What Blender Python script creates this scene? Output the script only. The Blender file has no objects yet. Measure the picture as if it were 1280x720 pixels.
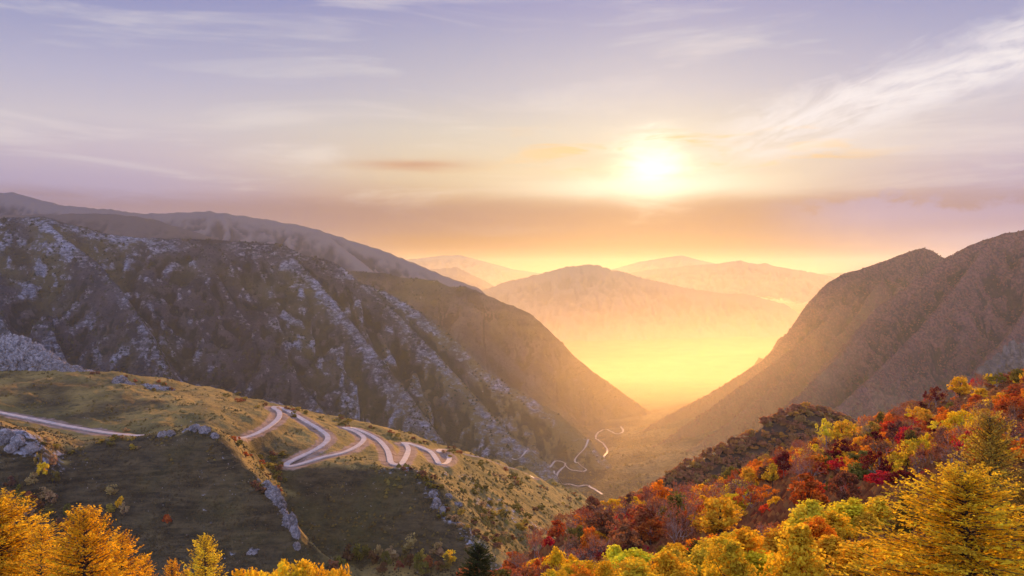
import bpy, math, random
import numpy as np
from mathutils import Vector

random.seed(7)
RS = np.random.RandomState(11)
scene = bpy.context.scene
COL = scene.collection
FPX, HZ = 1050.0, 345.0            # focal length and horizon row of the 1280 px wide photograph
R = math.radians


def P(px, py, Y):
    return ((px - 640) / FPX * Y, Y, (HZ - py) / FPX * Y)


def lin(r, g, b):
    f = lambda c: (c / 255 / 12.92) if c / 255 <= 0.04045 else ((c / 255 + 0.055) / 1.055) ** 2.4
    return (f(r), f(g), f(b), 1.0)


# ------------------------------------------------------------------ noise
def _hash(xi, yi, seed):
    h = (xi.astype(np.int64) * 374761393 + yi.astype(np.int64) * 668265263 + seed * 144269507) & 0xFFFFFFFF
    h = ((h ^ (h >> 13)) * 1274126177) & 0xFFFFFFFF
    return (h ^ (h >> 16)) & 0xFFFF


def gnoise(x, y, seed=0):
    x = np.asarray(x, float); y = np.asarray(y, float)
    xi = np.floor(x); yi = np.floor(y)
    fx, fy = x - xi, y - yi
    u = fx * fx * fx * (fx * (fx * 6 - 15) + 10)
    v = fy * fy * fy * (fy * (fy * 6 - 15) + 10)

    def g(dx, dy):
        a = _hash(xi + dx, yi + dy, seed) * (2 * math.pi / 65536)
        return np.cos(a) * (fx - dx) + np.sin(a) * (fy - dy)
    n0 = g(0, 0) * (1 - u) + g(1, 0) * u
    n1 = g(0, 1) * (1 - u) + g(1, 1) * u
    return (n0 * (1 - v) + n1 * v) * 1.5


def fbm(x, y, octv=4, seed=0, gain=0.5):
    s = 0; a = 1.0; t = 0
    for i in range(octv):
        s = s + a * gnoise(x, y, seed + i * 17); t += a
        x, y = x * 2.03 + 3.7, y * 2.03 - 1.9
        a *= gain
    return s / t


def ridged(x, y, octv=4, seed=0, gain=0.5):
    s = 0; a = 1.0; t = 0
    for i in range(octv):
        s = s + a * (1 - 2 * np.abs(gnoise(x, y, seed + i * 23))); t += a
        x, y = x * 2.07 + 1.3, y * 2.07 + 5.1
        a *= gain
    return s / t


def sstep(a, b, x):
    t = np.clip((x - a) / (b - a), 0, 1)
    return t * t * (3 - 2 * t)


# ------------------------------------------------------------------ mesh helpers
def np_mesh(name, verts, faces, smooth=False, attrs=None):
    me = bpy.data.meshes.new(name)
    verts = np.asarray(verts, np.float32); faces = np.asarray(faces, np.int32)
    k = faces.shape[1]
    me.vertices.add(len(verts)); me.vertices.foreach_set('co', verts.ravel())
    me.loops.add(faces.size); me.loops.foreach_set('vertex_index', faces.ravel())
    me.polygons.add(len(faces))
    me.polygons.foreach_set('loop_start', np.arange(0, faces.size, k, dtype=np.int32))
    me.polygons.foreach_set('use_smooth', np.full(len(faces), smooth))
    me.update(calc_edges=True)
    for an, (dom, val) in (attrs or {}).items():
        at = me.attributes.new(an, 'FLOAT', dom)
        at.data.foreach_set('value', np.asarray(val, np.float32))
    return me


def link(name, me, mat=None, parent=None):
    o = bpy.data.objects.new(name, me)
    if mat is not None and not me.materials:
        me.materials.append(mat)
    COL.objects.link(o)
    if parent is not None:
        o.parent = parent
    return o


def struct(o, kind='structure'):
    o['kind'] = kind
    return o


def tag(o, label, cat, group=None):
    o['label'] = label; o['category'] = cat
    if group:
        o['group'] = group
    return o


def grid_faces(nr, nc):
    i = np.arange(nr - 1)[:, None] * nc + np.arange(nc - 1)[None, :]
    i = i.ravel()
    return np.stack([i, i + 1, i + nc + 1, i + nc], 1)


# ------------------------------------------------------------------ material helpers
class NT:
    def __init__(self, tree):
        self.t = tree; self.n = tree.nodes; self.l = tree.links

    def new(self, typ, **kw):
        nd = self.n.new(typ)
        for k, v in kw.items():
            setattr(nd, k, v)
        return nd

    def put(self, sock, v):
        if hasattr(v, 'links'):
            self.l.new(v, sock)
        else:
            sock.default_value = v

    def math(self, op, a, b=0.0, clamp=False):
        nd = self.new('ShaderNodeMath', operation=op, use_clamp=clamp)
        self.put(nd.inputs[0], a); self.put(nd.inputs[1], b)
        return nd.outputs[0]

    def mix(self, f, a, b, mode='MIX', clampf=True):
        nd = self.new('ShaderNodeMix', data_type='RGBA', blend_type=mode, clamp_factor=clampf)
        self.put(nd.inputs[0], f); self.put(nd.inputs[6], a); self.put(nd.inputs[7], b)
        return nd.outputs[2]

    def ss(self, a, b, x):
        nd = self.new('ShaderNodeMapRange', interpolation_type='SMOOTHSTEP')
        self.put(nd.inputs[0], x); nd.inputs[1].default_value = a; nd.inputs[2].default_value = b
        return nd.outputs[0]

    def noise(self, vec, scale, detail=4, rough=0.55, dist=0.0):
        nd = self.new('ShaderNodeTexNoise')
        self.put(nd.inputs['Vector'], vec); nd.inputs['Scale'].default_value = scale
        nd.inputs['Detail'].default_value = detail; nd.inputs['Roughness'].default_value = rough
        nd.inputs['Distortion'].default_value = dist
        return nd.outputs[0]

    def voro(self, vec, scale, feature='F1'):
        nd = self.new('ShaderNodeTexVoronoi', feature=feature)
        self.put(nd.inputs['Vector'], vec); nd.inputs['Scale'].default_value = scale
        return nd.outputs[0]

    def scale(self, vec, s):
        nd = self.new('ShaderNodeVectorMath', operation='MULTIPLY')
        self.put(nd.inputs[0], vec); nd.inputs[1].default_value = s
        return nd.outputs[0]

    def attr(self, name):
        return self.new('ShaderNodeAttribute', attribute_name=name).outputs['Fac']


def material(name):
    m = bpy.data.materials.new(name); m.use_nodes = True
    nt = NT(m.node_tree)
    bs = m.node_tree.nodes['Principled BSDF']
    bs.inputs['Roughness'].default_value = 0.95
    bs.inputs['Specular IOR Level'].default_value = 0.1
    pos = nt.new('ShaderNodeNewGeometry').outputs['Position']
    return m, nt, bs, pos


def c4(r, g, b):
    return (r, g, b, 1.0)


def bump(nt, bs, height, dist, strength=1.0):
    b = nt.new('ShaderNodeBump'); b.inputs['Strength'].default_value = strength
    b.inputs['Distance'].default_value = dist
    nt.put(b.inputs['Height'], height)
    nt.l.new(b.outputs[0], bs.inputs['Normal'])


def mat_rocky(name='rocky scrub', level=0.0):
    """pale limestone breaking through dark scrub: bare on the ribs, overgrown in the gullies, with relief shade in the colour"""
    m, nt, bs, pos = material(name)
    n1 = nt.noise(pos, 1 / 230, 5, 0.62)
    n2 = nt.noise(nt.scale(pos, (1, 1, 2.1)), 1 / 36, 7, 0.70, 0.8)
    n3 = nt.noise(nt.scale(pos, (1, 1, 1.6)), 1 / 10, 5, 0.68, 0.4)
    st = nt.attr('steep'); rib = nt.attr('rib')
    v = nt.math('ADD', nt.math('MULTIPLY', n1, 0.9), nt.math('ADD', nt.math('MULTIPLY', n2, 0.75), nt.math('MULTIPLY', n3, 0.85)))
    v = nt.math('ADD', v, nt.math('ADD', nt.math('MULTIPLY', st, 0.45), nt.math('MULTIPLY', rib, 0.42)))
    rock = nt.ss(1.77 + level, 2.03 + level, v)
    scrub = nt.mix(nt.ss(0.35, 0.65, nt.noise(pos, 1 / 60, 5, 0.6)), c4(0.028, 0.026, 0.028), c4(0.074, 0.063, 0.058))
    scrub = nt.mix(nt.ss(0.55, 0.7, nt.noise(pos, 1 / 5, 3)), scrub, c4(0.014, 0.016, 0.014))
    scrub = nt.mix(nt.ss(0.42, 0.12, rib), scrub, c4(0.016, 0.017, 0.014))  # gullies darkened in the colour to model relief, over the real growth
    stone = nt.mix(nt.ss(0.35, 0.68, nt.noise(nt.scale(pos, (1, 1, 2.4)), 1 / 13, 6, 0.72, 0.5)), c4(0.09, 0.09, 0.098), c4(0.36, 0.355, 0.37))
    stone = nt.mix(nt.math('MULTIPLY', nt.ss(0.030, 0.0, nt.math('ABSOLUTE', nt.math('SUBTRACT', nt.noise(nt.scale(pos, (1, 1, 1.8)), 1 / 22, 5, 0.6, 1.2), 0.5))), 0.8), stone, c4(0.05, 0.05, 0.048))
    green = nt.mix(nt.ss(0.45, 0.7, n1), scrub, c4(0.095, 0.078, 0.032))
    nt.put(bs.inputs['Base Color'], nt.mix(rock, nt.mix(nt.attr('meadow_or_lit_crest'), green, nt.mix(nt.ss(0.3, 0.7, rib), c4(0.06, 0.046, 0.022), c4(0.17, 0.125, 0.045))), stone))
    bump(nt, bs, nt.math('ADD', nt.math('MULTIPLY', n2, 1.2), nt.math('MULTIPLY', n3, 0.8)), 14.0)
    return m


def mat_wooded(name, dark, light, rocktone, lo, rock_at=1.9):
    m, nt, bs, pos = material(name)
    n1 = nt.noise(pos, 1 / 160, 5, 0.6)
    n2 = nt.noise(pos, 1 / 26, 5, 0.65)
    n3 = nt.noise(pos, 1 / 7, 3, 0.6)
    wood = nt.mix(nt.ss(0.35, 0.66, nt.math('ADD', nt.math('MULTIPLY', n1, 0.5), nt.math('MULTIPLY', n2, 0.5))), dark, light)
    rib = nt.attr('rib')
    wood = nt.mix(nt.ss(0.40, 0.10, rib), wood, nt.mix(0.75, wood, c4(0.016, 0.010, 0.009)))  # gully shade painted into the colour
    wood = nt.mix(nt.math('MULTIPLY', nt.ss(0.58, 0.92, rib), 0.6), wood, light)  # ribs lightened in the colour to bring out the relief
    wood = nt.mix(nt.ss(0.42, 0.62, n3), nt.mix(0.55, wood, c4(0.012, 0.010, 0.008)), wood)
    wood = nt.mix(nt.math('MULTIPLY', nt.attr('meadow_or_lit_crest'), 0.8), wood, lo)  # low meadow, and sunlit rib crests painted in the same tone
    v = nt.math('ADD', nt.math('MULTIPLY', nt.attr('steep'), 0.9), nt.math('ADD', n1, nt.math('MULTIPLY', n2, 0.6)))
    rock = nt.ss(rock_at, rock_at + 0.25, v)
    nt.put(bs.inputs['Base Color'], nt.mix(rock, wood, rocktone))
    bump(nt, bs, nt.math('ADD', nt.math('MULTIPLY', n3, 0.8), n2), 9.0)
    return m


def mat_far(name, a, b):
    m, nt, bs, pos = material(name)
    v = nt.math('ADD', nt.math('MULTIPLY', nt.noise(pos, 1 / 200, 6, 0.66), 0.8), nt.math('MULTIPLY', nt.attr('rib'), 0.5))
    nt.put(bs.inputs['Base Color'], nt.mix(nt.ss(0.45, 0.85, v), a, b))
    return m


def mat_spur():
    """autumn pasture, bare earth at the road cuts, stones and rock ribs"""
    m, nt, bs, pos = material('autumn pasture')
    n1 = nt.noise(pos, 1 / 70, 5, 0.6)
    n2 = nt.noise(nt.scale(pos, (1, 1, 2.5)), 1 / 11, 5, 0.65, 0.4)
    n3 = nt.noise(pos, 1 / 2.2, 3, 0.6)
    lit_grass = nt.mix(nt.ss(0.4, 0.64, n1), c4(0.30, 0.195, 0.050), c4(0.15, 0.115, 0.032))
    lit_grass = nt.mix(nt.ss(0.52, 0.68, n2), lit_grass, c4(0.085, 0.064, 0.020))
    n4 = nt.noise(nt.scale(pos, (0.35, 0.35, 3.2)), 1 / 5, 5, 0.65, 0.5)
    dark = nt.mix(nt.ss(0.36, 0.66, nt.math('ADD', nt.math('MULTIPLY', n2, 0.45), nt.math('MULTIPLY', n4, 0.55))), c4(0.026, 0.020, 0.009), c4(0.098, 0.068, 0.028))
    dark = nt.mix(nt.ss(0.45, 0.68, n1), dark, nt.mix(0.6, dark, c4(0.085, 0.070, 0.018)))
    grass = nt.mix(nt.attr('shade_face'), lit_grass, dark)  # sunlit and shaded pasture tones, split by which way the slope faces
    grass = nt.mix(nt.ss(0.56, 0.70, n3), grass, nt.mix(0.5, grass, c4(0.030, 0.026, 0.014)))
    stone = nt.mix(nt.ss(0.35, 0.65, nt.noise(pos, 1 / 3.0, 4, 0.7)), c4(0.13, 0.12, 0.115), c4(0.38, 0.36, 0.34))
    v = nt.math('ADD', nt.attr('rock'), nt.math('ADD', nt.math('MULTIPLY', n2, 0.9), nt.math('MULTIPLY', n3, 0.5)))
    rk = nt.ss(1.02, 1.16, v)
    col = nt.mix(rk, grass, stone)
    stones = nt.ss(0.69, 0.73, nt.math('ADD', nt.math('MULTIPLY', nt.noise(pos, 1 / 1.7, 2, 0.5), 0.8), nt.math('MULTIPLY', n1, 0.2)))
    col = nt.mix(nt.math('MULTIPLY', stones, 0.8), col, stone)
    earth = nt.mix(nt.ss(0.35, 0.65, n2), c4(0.19, 0.115, 0.07), c4(0.30, 0.20, 0.13))
    sc = nt.ss(0.42, 0.62, nt.math('ADD', nt.math('MULTIPLY', nt.attr('scar'), 0.8), nt.math('MULTIPLY', nt.math('SUBTRACT', n2, 0.5), 0.9)))
    nt.put(bs.inputs['Base Color'], nt.mix(sc, col, earth))
    bump(nt, bs, nt.math('ADD', n2, nt.math('MULTIPLY', n3, 0.35)), 3.0)
    return m


def mat_leaf(name, trans=0.45, var=0.55):
    """leaf colour comes from the object's own colour, each leaf a little different"""
    m = bpy.data.materials.new(name); m.use_nodes = True
    nt = NT(m.node_tree); m.node_tree.nodes.clear()
    out = nt.new('ShaderNodeOutputMaterial')
    oi = nt.new('ShaderNodeObjectInfo')
    t = nt.attr('tint')
    hs = nt.new('ShaderNodeHueSaturation')
    nt.put(hs.inputs['Hue'], nt.math('ADD', 0.5 - 0.022, nt.math('MULTIPLY', t, 0.032)))
    nt.put(hs.inputs['Value'], nt.math('ADD', 1.0 - var * 0.62, nt.math('MULTIPLY', t, var * 1.25)))
    nt.put(hs.inputs['Color'], oi.outputs['Color'])
    d = nt.new('ShaderNodeBsdfDiffuse'); tr = nt.new('ShaderNodeBsdfTranslucent')
    nt.put(d.inputs[0], hs.outputs[0]); nt.put(tr.inputs[0], hs.outputs[0])
    mx = nt.new('ShaderNodeMixShader'); mx.inputs[0].default_value = trans
    nt.l.new(d.outputs[0], mx.inputs[1]); nt.l.new(tr.outputs[0], mx.inputs[2])
    nt.l.new(mx.outputs[0], out.inputs[0])
    return m


def mat_simple(name, a, b, sc, rough=0.9):
    m, nt, bs, pos = material(name)
    nt.put(bs.inputs['Base Color'], nt.mix(nt.ss(0.3, 0.7, nt.noise(pos, sc, 4, 0.6)), a, b))
    bs.inputs['Roughness'].default_value = rough
    return m


def mat_crag(name, k=1.0, tone=1.0):
    m, nt, bs, pos = material(name)
    n = nt.noise(pos, 0.35 * k, 6, 0.7, 0.5)
    e = nt.math('ABSOLUTE', nt.math('SUBTRACT', nt.noise(nt.scale(pos, (1, 1, 1.7)), 0.16 * k, 5, 0.6, 1.0), 0.5))
    c = nt.mix(nt.ss(0.3, 0.7, n), c4(0.11 * tone, 0.094 * tone, 0.08 * tone), c4(0.37 * tone, 0.32 * tone, 0.275 * tone))
    c = nt.mix(nt.math('MULTIPLY', nt.ss(0.035, 0.0, e), 0.8), c, c4(0.06, 0.052, 0.045))
    up = nt.new('ShaderNodeSeparateXYZ'); nt.l.new(nt.new('ShaderNodeNewGeometry').outputs['Normal'], up.inputs[0])
    moss = nt.math('MULTIPLY', nt.ss(0.55, 0.9, up.outputs[2]), nt.ss(0.42, 0.6, nt.noise(pos, 0.2 * k, 4)))
    c = nt.mix(moss, c, c4(0.15, 0.085, 0.03))
    nt.put(bs.inputs['Base Color'], c)
    bump(nt, bs, nt.math('ADD', n, e), 1.2 / k)
    return m


M_ROCKY = mat_rocky()
M_SHOULDER = mat_rocky('brown hillside', 0.24)
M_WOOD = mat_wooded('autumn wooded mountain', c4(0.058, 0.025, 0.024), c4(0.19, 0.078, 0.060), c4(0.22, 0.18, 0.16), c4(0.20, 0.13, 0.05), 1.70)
M_BARE = mat_far('bare brown mountain', c4(0.040, 0.034, 0.034), c4(0.13, 0.105, 0.09))
M_HILL = mat_far('dark brown hill', c4(0.035, 0.028, 0.026), c4(0.075, 0.058, 0.048))
M_FAR = mat_far('distant mountain', c4(0.06, 0.05, 0.045), c4(0.11, 0.09, 0.07))
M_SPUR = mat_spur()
M_FLOOR = mat_wooded('valley floor', c4(0.085, 0.062, 0.026), c4(0.22, 0.16, 0.06), c4(0.30, 0.25, 0.2), c4(0.20, 0.13, 0.05), 2.6)
M_FORESTFLOOR = mat_simple('leaf litter', c4(0.045, 0.024, 0.016), c4(0.10, 0.052, 0.028), 0.4)
M_ROAD = mat_simple('pale concrete road', c4(0.34, 0.285, 0.225), c4(0.45, 0.385, 0.31), 0.25, 0.6)
M_LEAF = mat_leaf('autumn leaf', 0.45, 0.62)
M_NEEDLE = mat_leaf('larch needle', 0.45, 0.75)
M_BARK = mat_simple('dark bark', c4(0.035, 0.025, 0.02), c4(0.09, 0.065, 0.05), 2.0)
M_PALEBARK = mat_simple('pale bark', c4(0.19, 0.12, 0.085), c4(0.40, 0.29, 0.21), 1.2)
M_CRAG = mat_crag('limestone crag')
M_CRAG_FAR = mat_crag('limestone cliff', 0.10, 0.5)


# ------------------------------------------------------------------ terrain machinery
def resample(pts, step):
    pts = np.array(pts, float)
    out = [pts[0]]
    for a, b in zip(pts[:-1], pts[1:]):
        n = max(1, int(np.linalg.norm((b - a)[:2]) / step))
        for i in range(1, n + 1):
            out.append(a + (b - a) * i / n)
    return np.array(out)


def ridge_dist(X, Y, pts):
    """distance to a crest line, crest height at the nearest point, run along the crest, side (+ = beyond it)"""
    D = np.full(X.shape, 1e9); Z = np.zeros(X.shape); S = np.zeros(X.shape); SD = np.ones(X.shape)
    s0 = 0.0
    for a, b in zip(pts[:-1], pts[1:]):
        dx, dy = b[0] - a[0], b[1] - a[1]
        L2 = dx * dx + dy * dy + 1e-9; L = math.sqrt(L2)
        t = np.clip(((X - a[0]) * dx + (Y - a[1]) * dy) / L2, 0, 1)
        qx, qy = X - (a[0] + t * dx), Y - (a[1] + t * dy)
        d = np.hypot(qx, qy)
        k = d < D
        D = np.where(k, d, D); Z = np.where(k, a[2] + t * (b[2] - a[2]), Z)
        S = np.where(k, s0 + t * L, S)
        SD = np.where(k, np.where(dx * qy - dy * qx > 0, 1.0, -1.0), SD)
        s0 += L
    return D, Z, S, SD


def mountain_height(ridges, floor, amp=20.0, lam=240.0, ribs=14.0, seed=1, warp=30.0, keep=50.0, jag=3.5):
    """ridges: (points in pixel and depth, slope on the side of the viewer, slope beyond, sharpness)"""
    RP = [(np.array([P(*q) for q in r[0]]), r[1], r[2]) for r in ridges]

    def h(X, Y):
        wx = fbm(X / 170, Y / 170, 3, seed + 5) * warp
        wy = fbm(X / 170 + 9, Y / 170 - 4, 3, seed + 9) * warp
        best = None; dmin = None
        for i, (pts, sn, sf) in enumerate(RP):
            D0, Z0, S0, SD0 = ridge_dist(X, Y, pts)
            f = np.clip(D0 / 120, 0, 1)
            D, Z, S, SD = ridge_dist(X + wx * f, Y + wy * f, pts)
            sl = np.where(SD > 0, sf, sn) if pts[-1][0] > pts[0][0] else np.where(SD < 0, sf, sn)
            S = S + fbm(X / 120, Y / 120, 3, seed + 33) * 70
            rb = gnoise(S / 130, D / 300, seed + 40 + i) * 1.1 + 0.45 * gnoise(S / 46, D / 150, seed + 60 + i)
            z = Z - D * sl - np.abs(rb) * 2 * ribs * np.clip(D / 130, 0, 1)
            best = z if best is None else np.maximum(best, z)
            dmin = D0 if dmin is None else np.minimum(dmin, D0)
        k = sstep(0, keep, dmin)
        n = (ridged(X / lam + wx / lam * 0.6, Y / lam, 6, seed, 0.55) - 0.85) * amp + (ridged(X / 46, Y / 46, 4, seed + 3) - 0.8) * amp * 0.30
        best = best - 1 + n * k + (ridged(X / 60, Y / 60, 5, seed + 13) - 0.6) * jag * (1 - k)
        return np.maximum(best, floor - 30)
    return h


def blur(A, r):
    for ax in (0, 1):
        B = np.pad(A, [(r + 1, r) if k == ax else (0, 0) for k in (0, 1)], mode='edge')
        B = np.cumsum(B, axis=ax); n = A.shape[ax]
        hi = np.take(B, range(2 * r + 1, 2 * r + 1 + n), axis=ax); lo = np.take(B, range(0, n), axis=ax)
        A = (hi - lo) / (2 * r + 1)
    return A


def polar_mesh(name, hfun, px0, px1, nc, y0, y1, nr, power=1.0, extra=None):
    px = np.linspace(px0, px1, nc)
    t = np.linspace(0, 1, nr) ** power
    yy = y0 * (y1 / y0) ** t
    PX, YY = np.meshgrid(px, yy)
    X = (PX - 640) / FPX * YY
    Z = hfun(X, YY)
    V = np.stack([X, YY, Z], -1)
    # steepness of the sheet
    du = V[:, 2:] - V[:, :-2]; dv = V[2:] - V[:-2]
    N = np.cross(du[1:-1], dv[:, 1:-1])
    N /= np.linalg.norm(N, axis=-1, keepdims=True) + 1e-9
    nz = np.pad(np.abs(N[..., 2]), 1, mode='edge')
    # how far each place stands out from its surroundings, in metres
    at = {'steep': ('POINT', (1 - nz).ravel())}
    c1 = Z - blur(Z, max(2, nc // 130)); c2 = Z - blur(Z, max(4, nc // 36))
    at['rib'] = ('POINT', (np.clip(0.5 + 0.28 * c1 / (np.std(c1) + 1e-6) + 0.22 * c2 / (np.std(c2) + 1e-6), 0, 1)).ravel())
    if extra:
        for k, v in extra(X, YY, Z, nz).items():
            at[k] = ('POINT', v.ravel())
    return np_mesh(name, V.reshape(-1, 3), grid_faces(nr, nc), True, at)


# ------------------------------------------------------------------ mountains
FLOOR = -480.0


def floor_h(X, Y):
    side = np.abs(X - 0.088 * Y + fbm(Y / 260, Y * 0 + 2, 2, 95) * 60)
    v = np.clip(side - 35, 0, 420) * 0.15 * np.clip((3300 - Y) / 500, 0, 1)
    return FLOOR + v + fbm(X / 120, Y / 120, 5, 91) * 14 - np.clip((Y - 3000) / 6000, 0, 1) * 40


ground = link('ground', polar_mesh('ground', floor_h, -900, 2200, 260, 700, 16000, 260), M_FLOOR)
struct(ground)

h_rocky = mountain_height([
    ([(-260, 262, 1750), (-120, 268, 1820), (-40, 275, 1880), (0, 272, 1900), (30, 270, 1910), (55, 270, 1920), (75, 276, 1930), (100, 281, 1950), (130, 291, 1970),
      (160, 295, 1980), (200, 297, 2000), (258, 298, 2040), (300, 301, 2070), (350, 304, 2100), (380, 318, 2120), (415, 325, 2140), (430, 335, 2150), (450, 352, 2160),
      (480, 363, 2170), (510, 379, 2180), (537, 396, 2190), (565, 420, 2190), (580, 434, 2190), (603, 459, 2190), (637, 482, 2185), (670, 500, 2170), (703, 520, 2150), (737, 550, 2120), (757, 574, 2095)], 0.92, 0.75),
    ([(52, 272, 1918), (85, 300, 1880), (120, 325, 1845), (150, 360, 1790), (180, 405, 1725), (205, 450, 1665), (225, 500, 1600)], 1.1, 1.0),
    ([(258, 299, 2040), (268, 335, 1990), (290, 375, 1930), (330, 425, 1860), (370, 470, 1800), (410, 520, 1730)], 1.1, 1.0),
    ([(352, 305, 2100), (392, 345, 2060), (430, 390, 2005), (470, 440, 1940), (510, 490, 1870), (545, 540, 1800)], 1.1, 1.0),
    ([(450, 350, 2160), (500, 395, 2120), (545, 440, 2070), (590, 490, 2010), (640, 545, 1930), (680, 575, 1880)], 1.05, 0.95),
    ([(-60, 276, 1880), (-30, 330, 1800), (0, 390, 1700), (30, 450, 1610)], 1.1, 1.0),
], FLOOR, amp=46, lam=190, ribs=26, seed=3, warp=34)


def rocky_extra(X, Y, Z, nz):
    PX = X / Y * FPX + 640
    return {'meadow_or_lit_crest': sstep(430, 640, PX + fbm(X / 90, Y / 90, 4, 5) * 190) * sstep(-20, -190, Z) * 0.95}


rocky = struct(link('rocky_mountain', polar_mesh('rocky_mountain', h_rocky, -260, 800, 780, 1420, 2330, 400, 1.0, rocky_extra), M_ROCKY))

h_shoulder = mountain_height([
    ([(380, 330, 2750), (440, 338, 2780), (475, 340, 2790), (500, 345, 2800), (520, 347, 2800), (545, 350, 2810), (562, 358, 2810), (582, 357, 2810), (602, 365, 2820),
      (630, 378, 2820), (650, 385, 2820), (665, 393, 2820), (690, 415, 2830), (705, 430, 2830), (720, 446, 2830), (740, 462, 2830), (770, 484, 2820), (800, 505, 2800), (830, 525, 2760)], 0.95, 0.8),
    ([(545, 350, 2810), (590, 400, 2740), (640, 450, 2660), (690, 500, 2560), (740, 540, 2460)], 1.1, 1.0),
    ([(440, 338, 2780), (520, 400, 2650), (580, 460, 2520)], 1.1, 1.0),
], FLOOR, amp=40, lam=200, ribs=24, seed=21, warp=30)
struct(link('shoulder_mountain', polar_mesh('shoulder_mountain', h_shoulder, 330, 900, 380, 2250, 3000, 220), M_SHOULDER))

h_back = mountain_height([
    ([(-300, 232, 3000), (-120, 236, 3050), (-40, 242, 3100), (0, 240, 3100), (15, 239, 3100), (40, 246, 3100), (75, 255, 3100), (110, 259, 3100), (140, 261, 3120), (165, 265, 3140), (200, 266, 3150),
      (240, 264, 3160), (262, 263, 3170), (290, 267, 3180), (330, 273, 3190), (370, 280, 3200), (400, 287, 3200), (440, 300, 3220), (480, 313, 3240), (520, 329, 3260), (555, 344, 3280),
      (580, 353, 3290), (600, 360, 3300), (622, 384, 3290)], 0.7, 0.7),
    ([(262, 263, 3170), (330, 310, 3060), (400, 360, 2940)], 0.9, 0.9),
    ([(400, 287, 3200), (470, 340, 3080), (540, 390, 2940)], 0.9, 0.9),
], FLOOR, amp=30, lam=320, ribs=24, seed=31, warp=30, keep=80)
struct(link('bare_mountain', polar_mesh('bare_mountain', h_back, -300, 800, 460, 2600, 3500, 130), M_BARE))

h_hump = mountain_height([
    ([(-300, 262, 2700), (-100, 270, 2780), (0, 268, 2820), (60, 267, 2830), (110, 266, 2840), (150, 267, 2850), (190, 273, 2860), (230, 285, 2870), (265, 296, 2880), (310, 315, 2880), (370, 345, 2860)], 0.6, 0.6),
    ([(150, 267, 2850), (185, 300, 2780), (225, 345, 2680)], 0.8, 0.8),
], FLOOR, amp=9, lam=260, ribs=7, seed=41, warp=20, keep=80)
struct(link('bare_hill', polar_mesh('bare_hill', h_hump, -300, 480, 300, 2300, 2980, 110), M_HILL))

FARS = [
    ('hazy_mountain', [(500, 385, 7072), (560, 372, 7208), (610, 359, 7344), (630, 352, 7371), (660, 345, 7398), (690, 337, 7425), (710, 332, 7452), (722, 331, 7452), (735, 330, 7466), (748, 331, 7466), (760, 335, 7466), (780, 339, 7480),
                       (800, 345, 7480), (820, 350, 7480), (850, 357, 7480), (880, 362, 7480), (905, 366, 7480), (930, 366, 7480), (960, 373, 7466), (985, 381, 7439), (1005, 396, 7398), (1030, 420, 7344)], 0.62, 16, 51, 440, 1080, 6500, 7900),
    ('hazy_mountain', [(480, 330, 9424), (520, 338, 9424), (555, 335, 9424), (570, 333, 9424), (590, 343, 9424), (610, 353, 9424), (650, 375, 9424), (700, 410, 9424)], 0.55, 22, 52, 400, 760, 8800, 9900),
    ('hazy_mountain', [(740, 350, 10320), (770, 345, 10320), (800, 338, 10320), (840, 334, 10320), (870, 331, 10320), (900, 329, 10320), (915, 326, 10320), (926, 325, 10320), (936, 328, 10320), (948, 330, 10320), (956, 328, 10320), (966, 332, 10320), (985, 335, 10320), (1005, 338, 10320), (1035, 344, 10320), (1060, 352, 10320), (1110, 366, 10320)], 0.5, 26, 53, 690, 1160, 9600, 10900),
    ('hazy_mountain', [(460, 330, 12960), (500, 325, 12960), (530, 322, 12960), (555, 319, 12960), (575, 319, 12960), (600, 325, 12960), (640, 336, 12960), (700, 345, 12960), (760, 338, 12960), (800, 327, 12960), (830, 322, 12960), (852, 319, 12960), (875, 325, 12960), (920, 335, 12960), (980, 345, 12960), (1060, 340, 12960), (1160, 330, 12960), (1250, 340, 12960)], 0.45, 26, 54, 420, 1300, 12200, 13700),
]
for nm, pts, sl, amp, sd, a, b, y0, y1 in FARS:
    hf = mountain_height([(pts, sl, sl)], FLOOR - 40, amp=amp * 2.2, lam=420, ribs=24, seed=sd, warp=50, keep=160, jag=16)
    struct(link(nm, polar_mesh(nm, hf, a, b, 420, y0, y1, 70), M_FAR))

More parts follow.
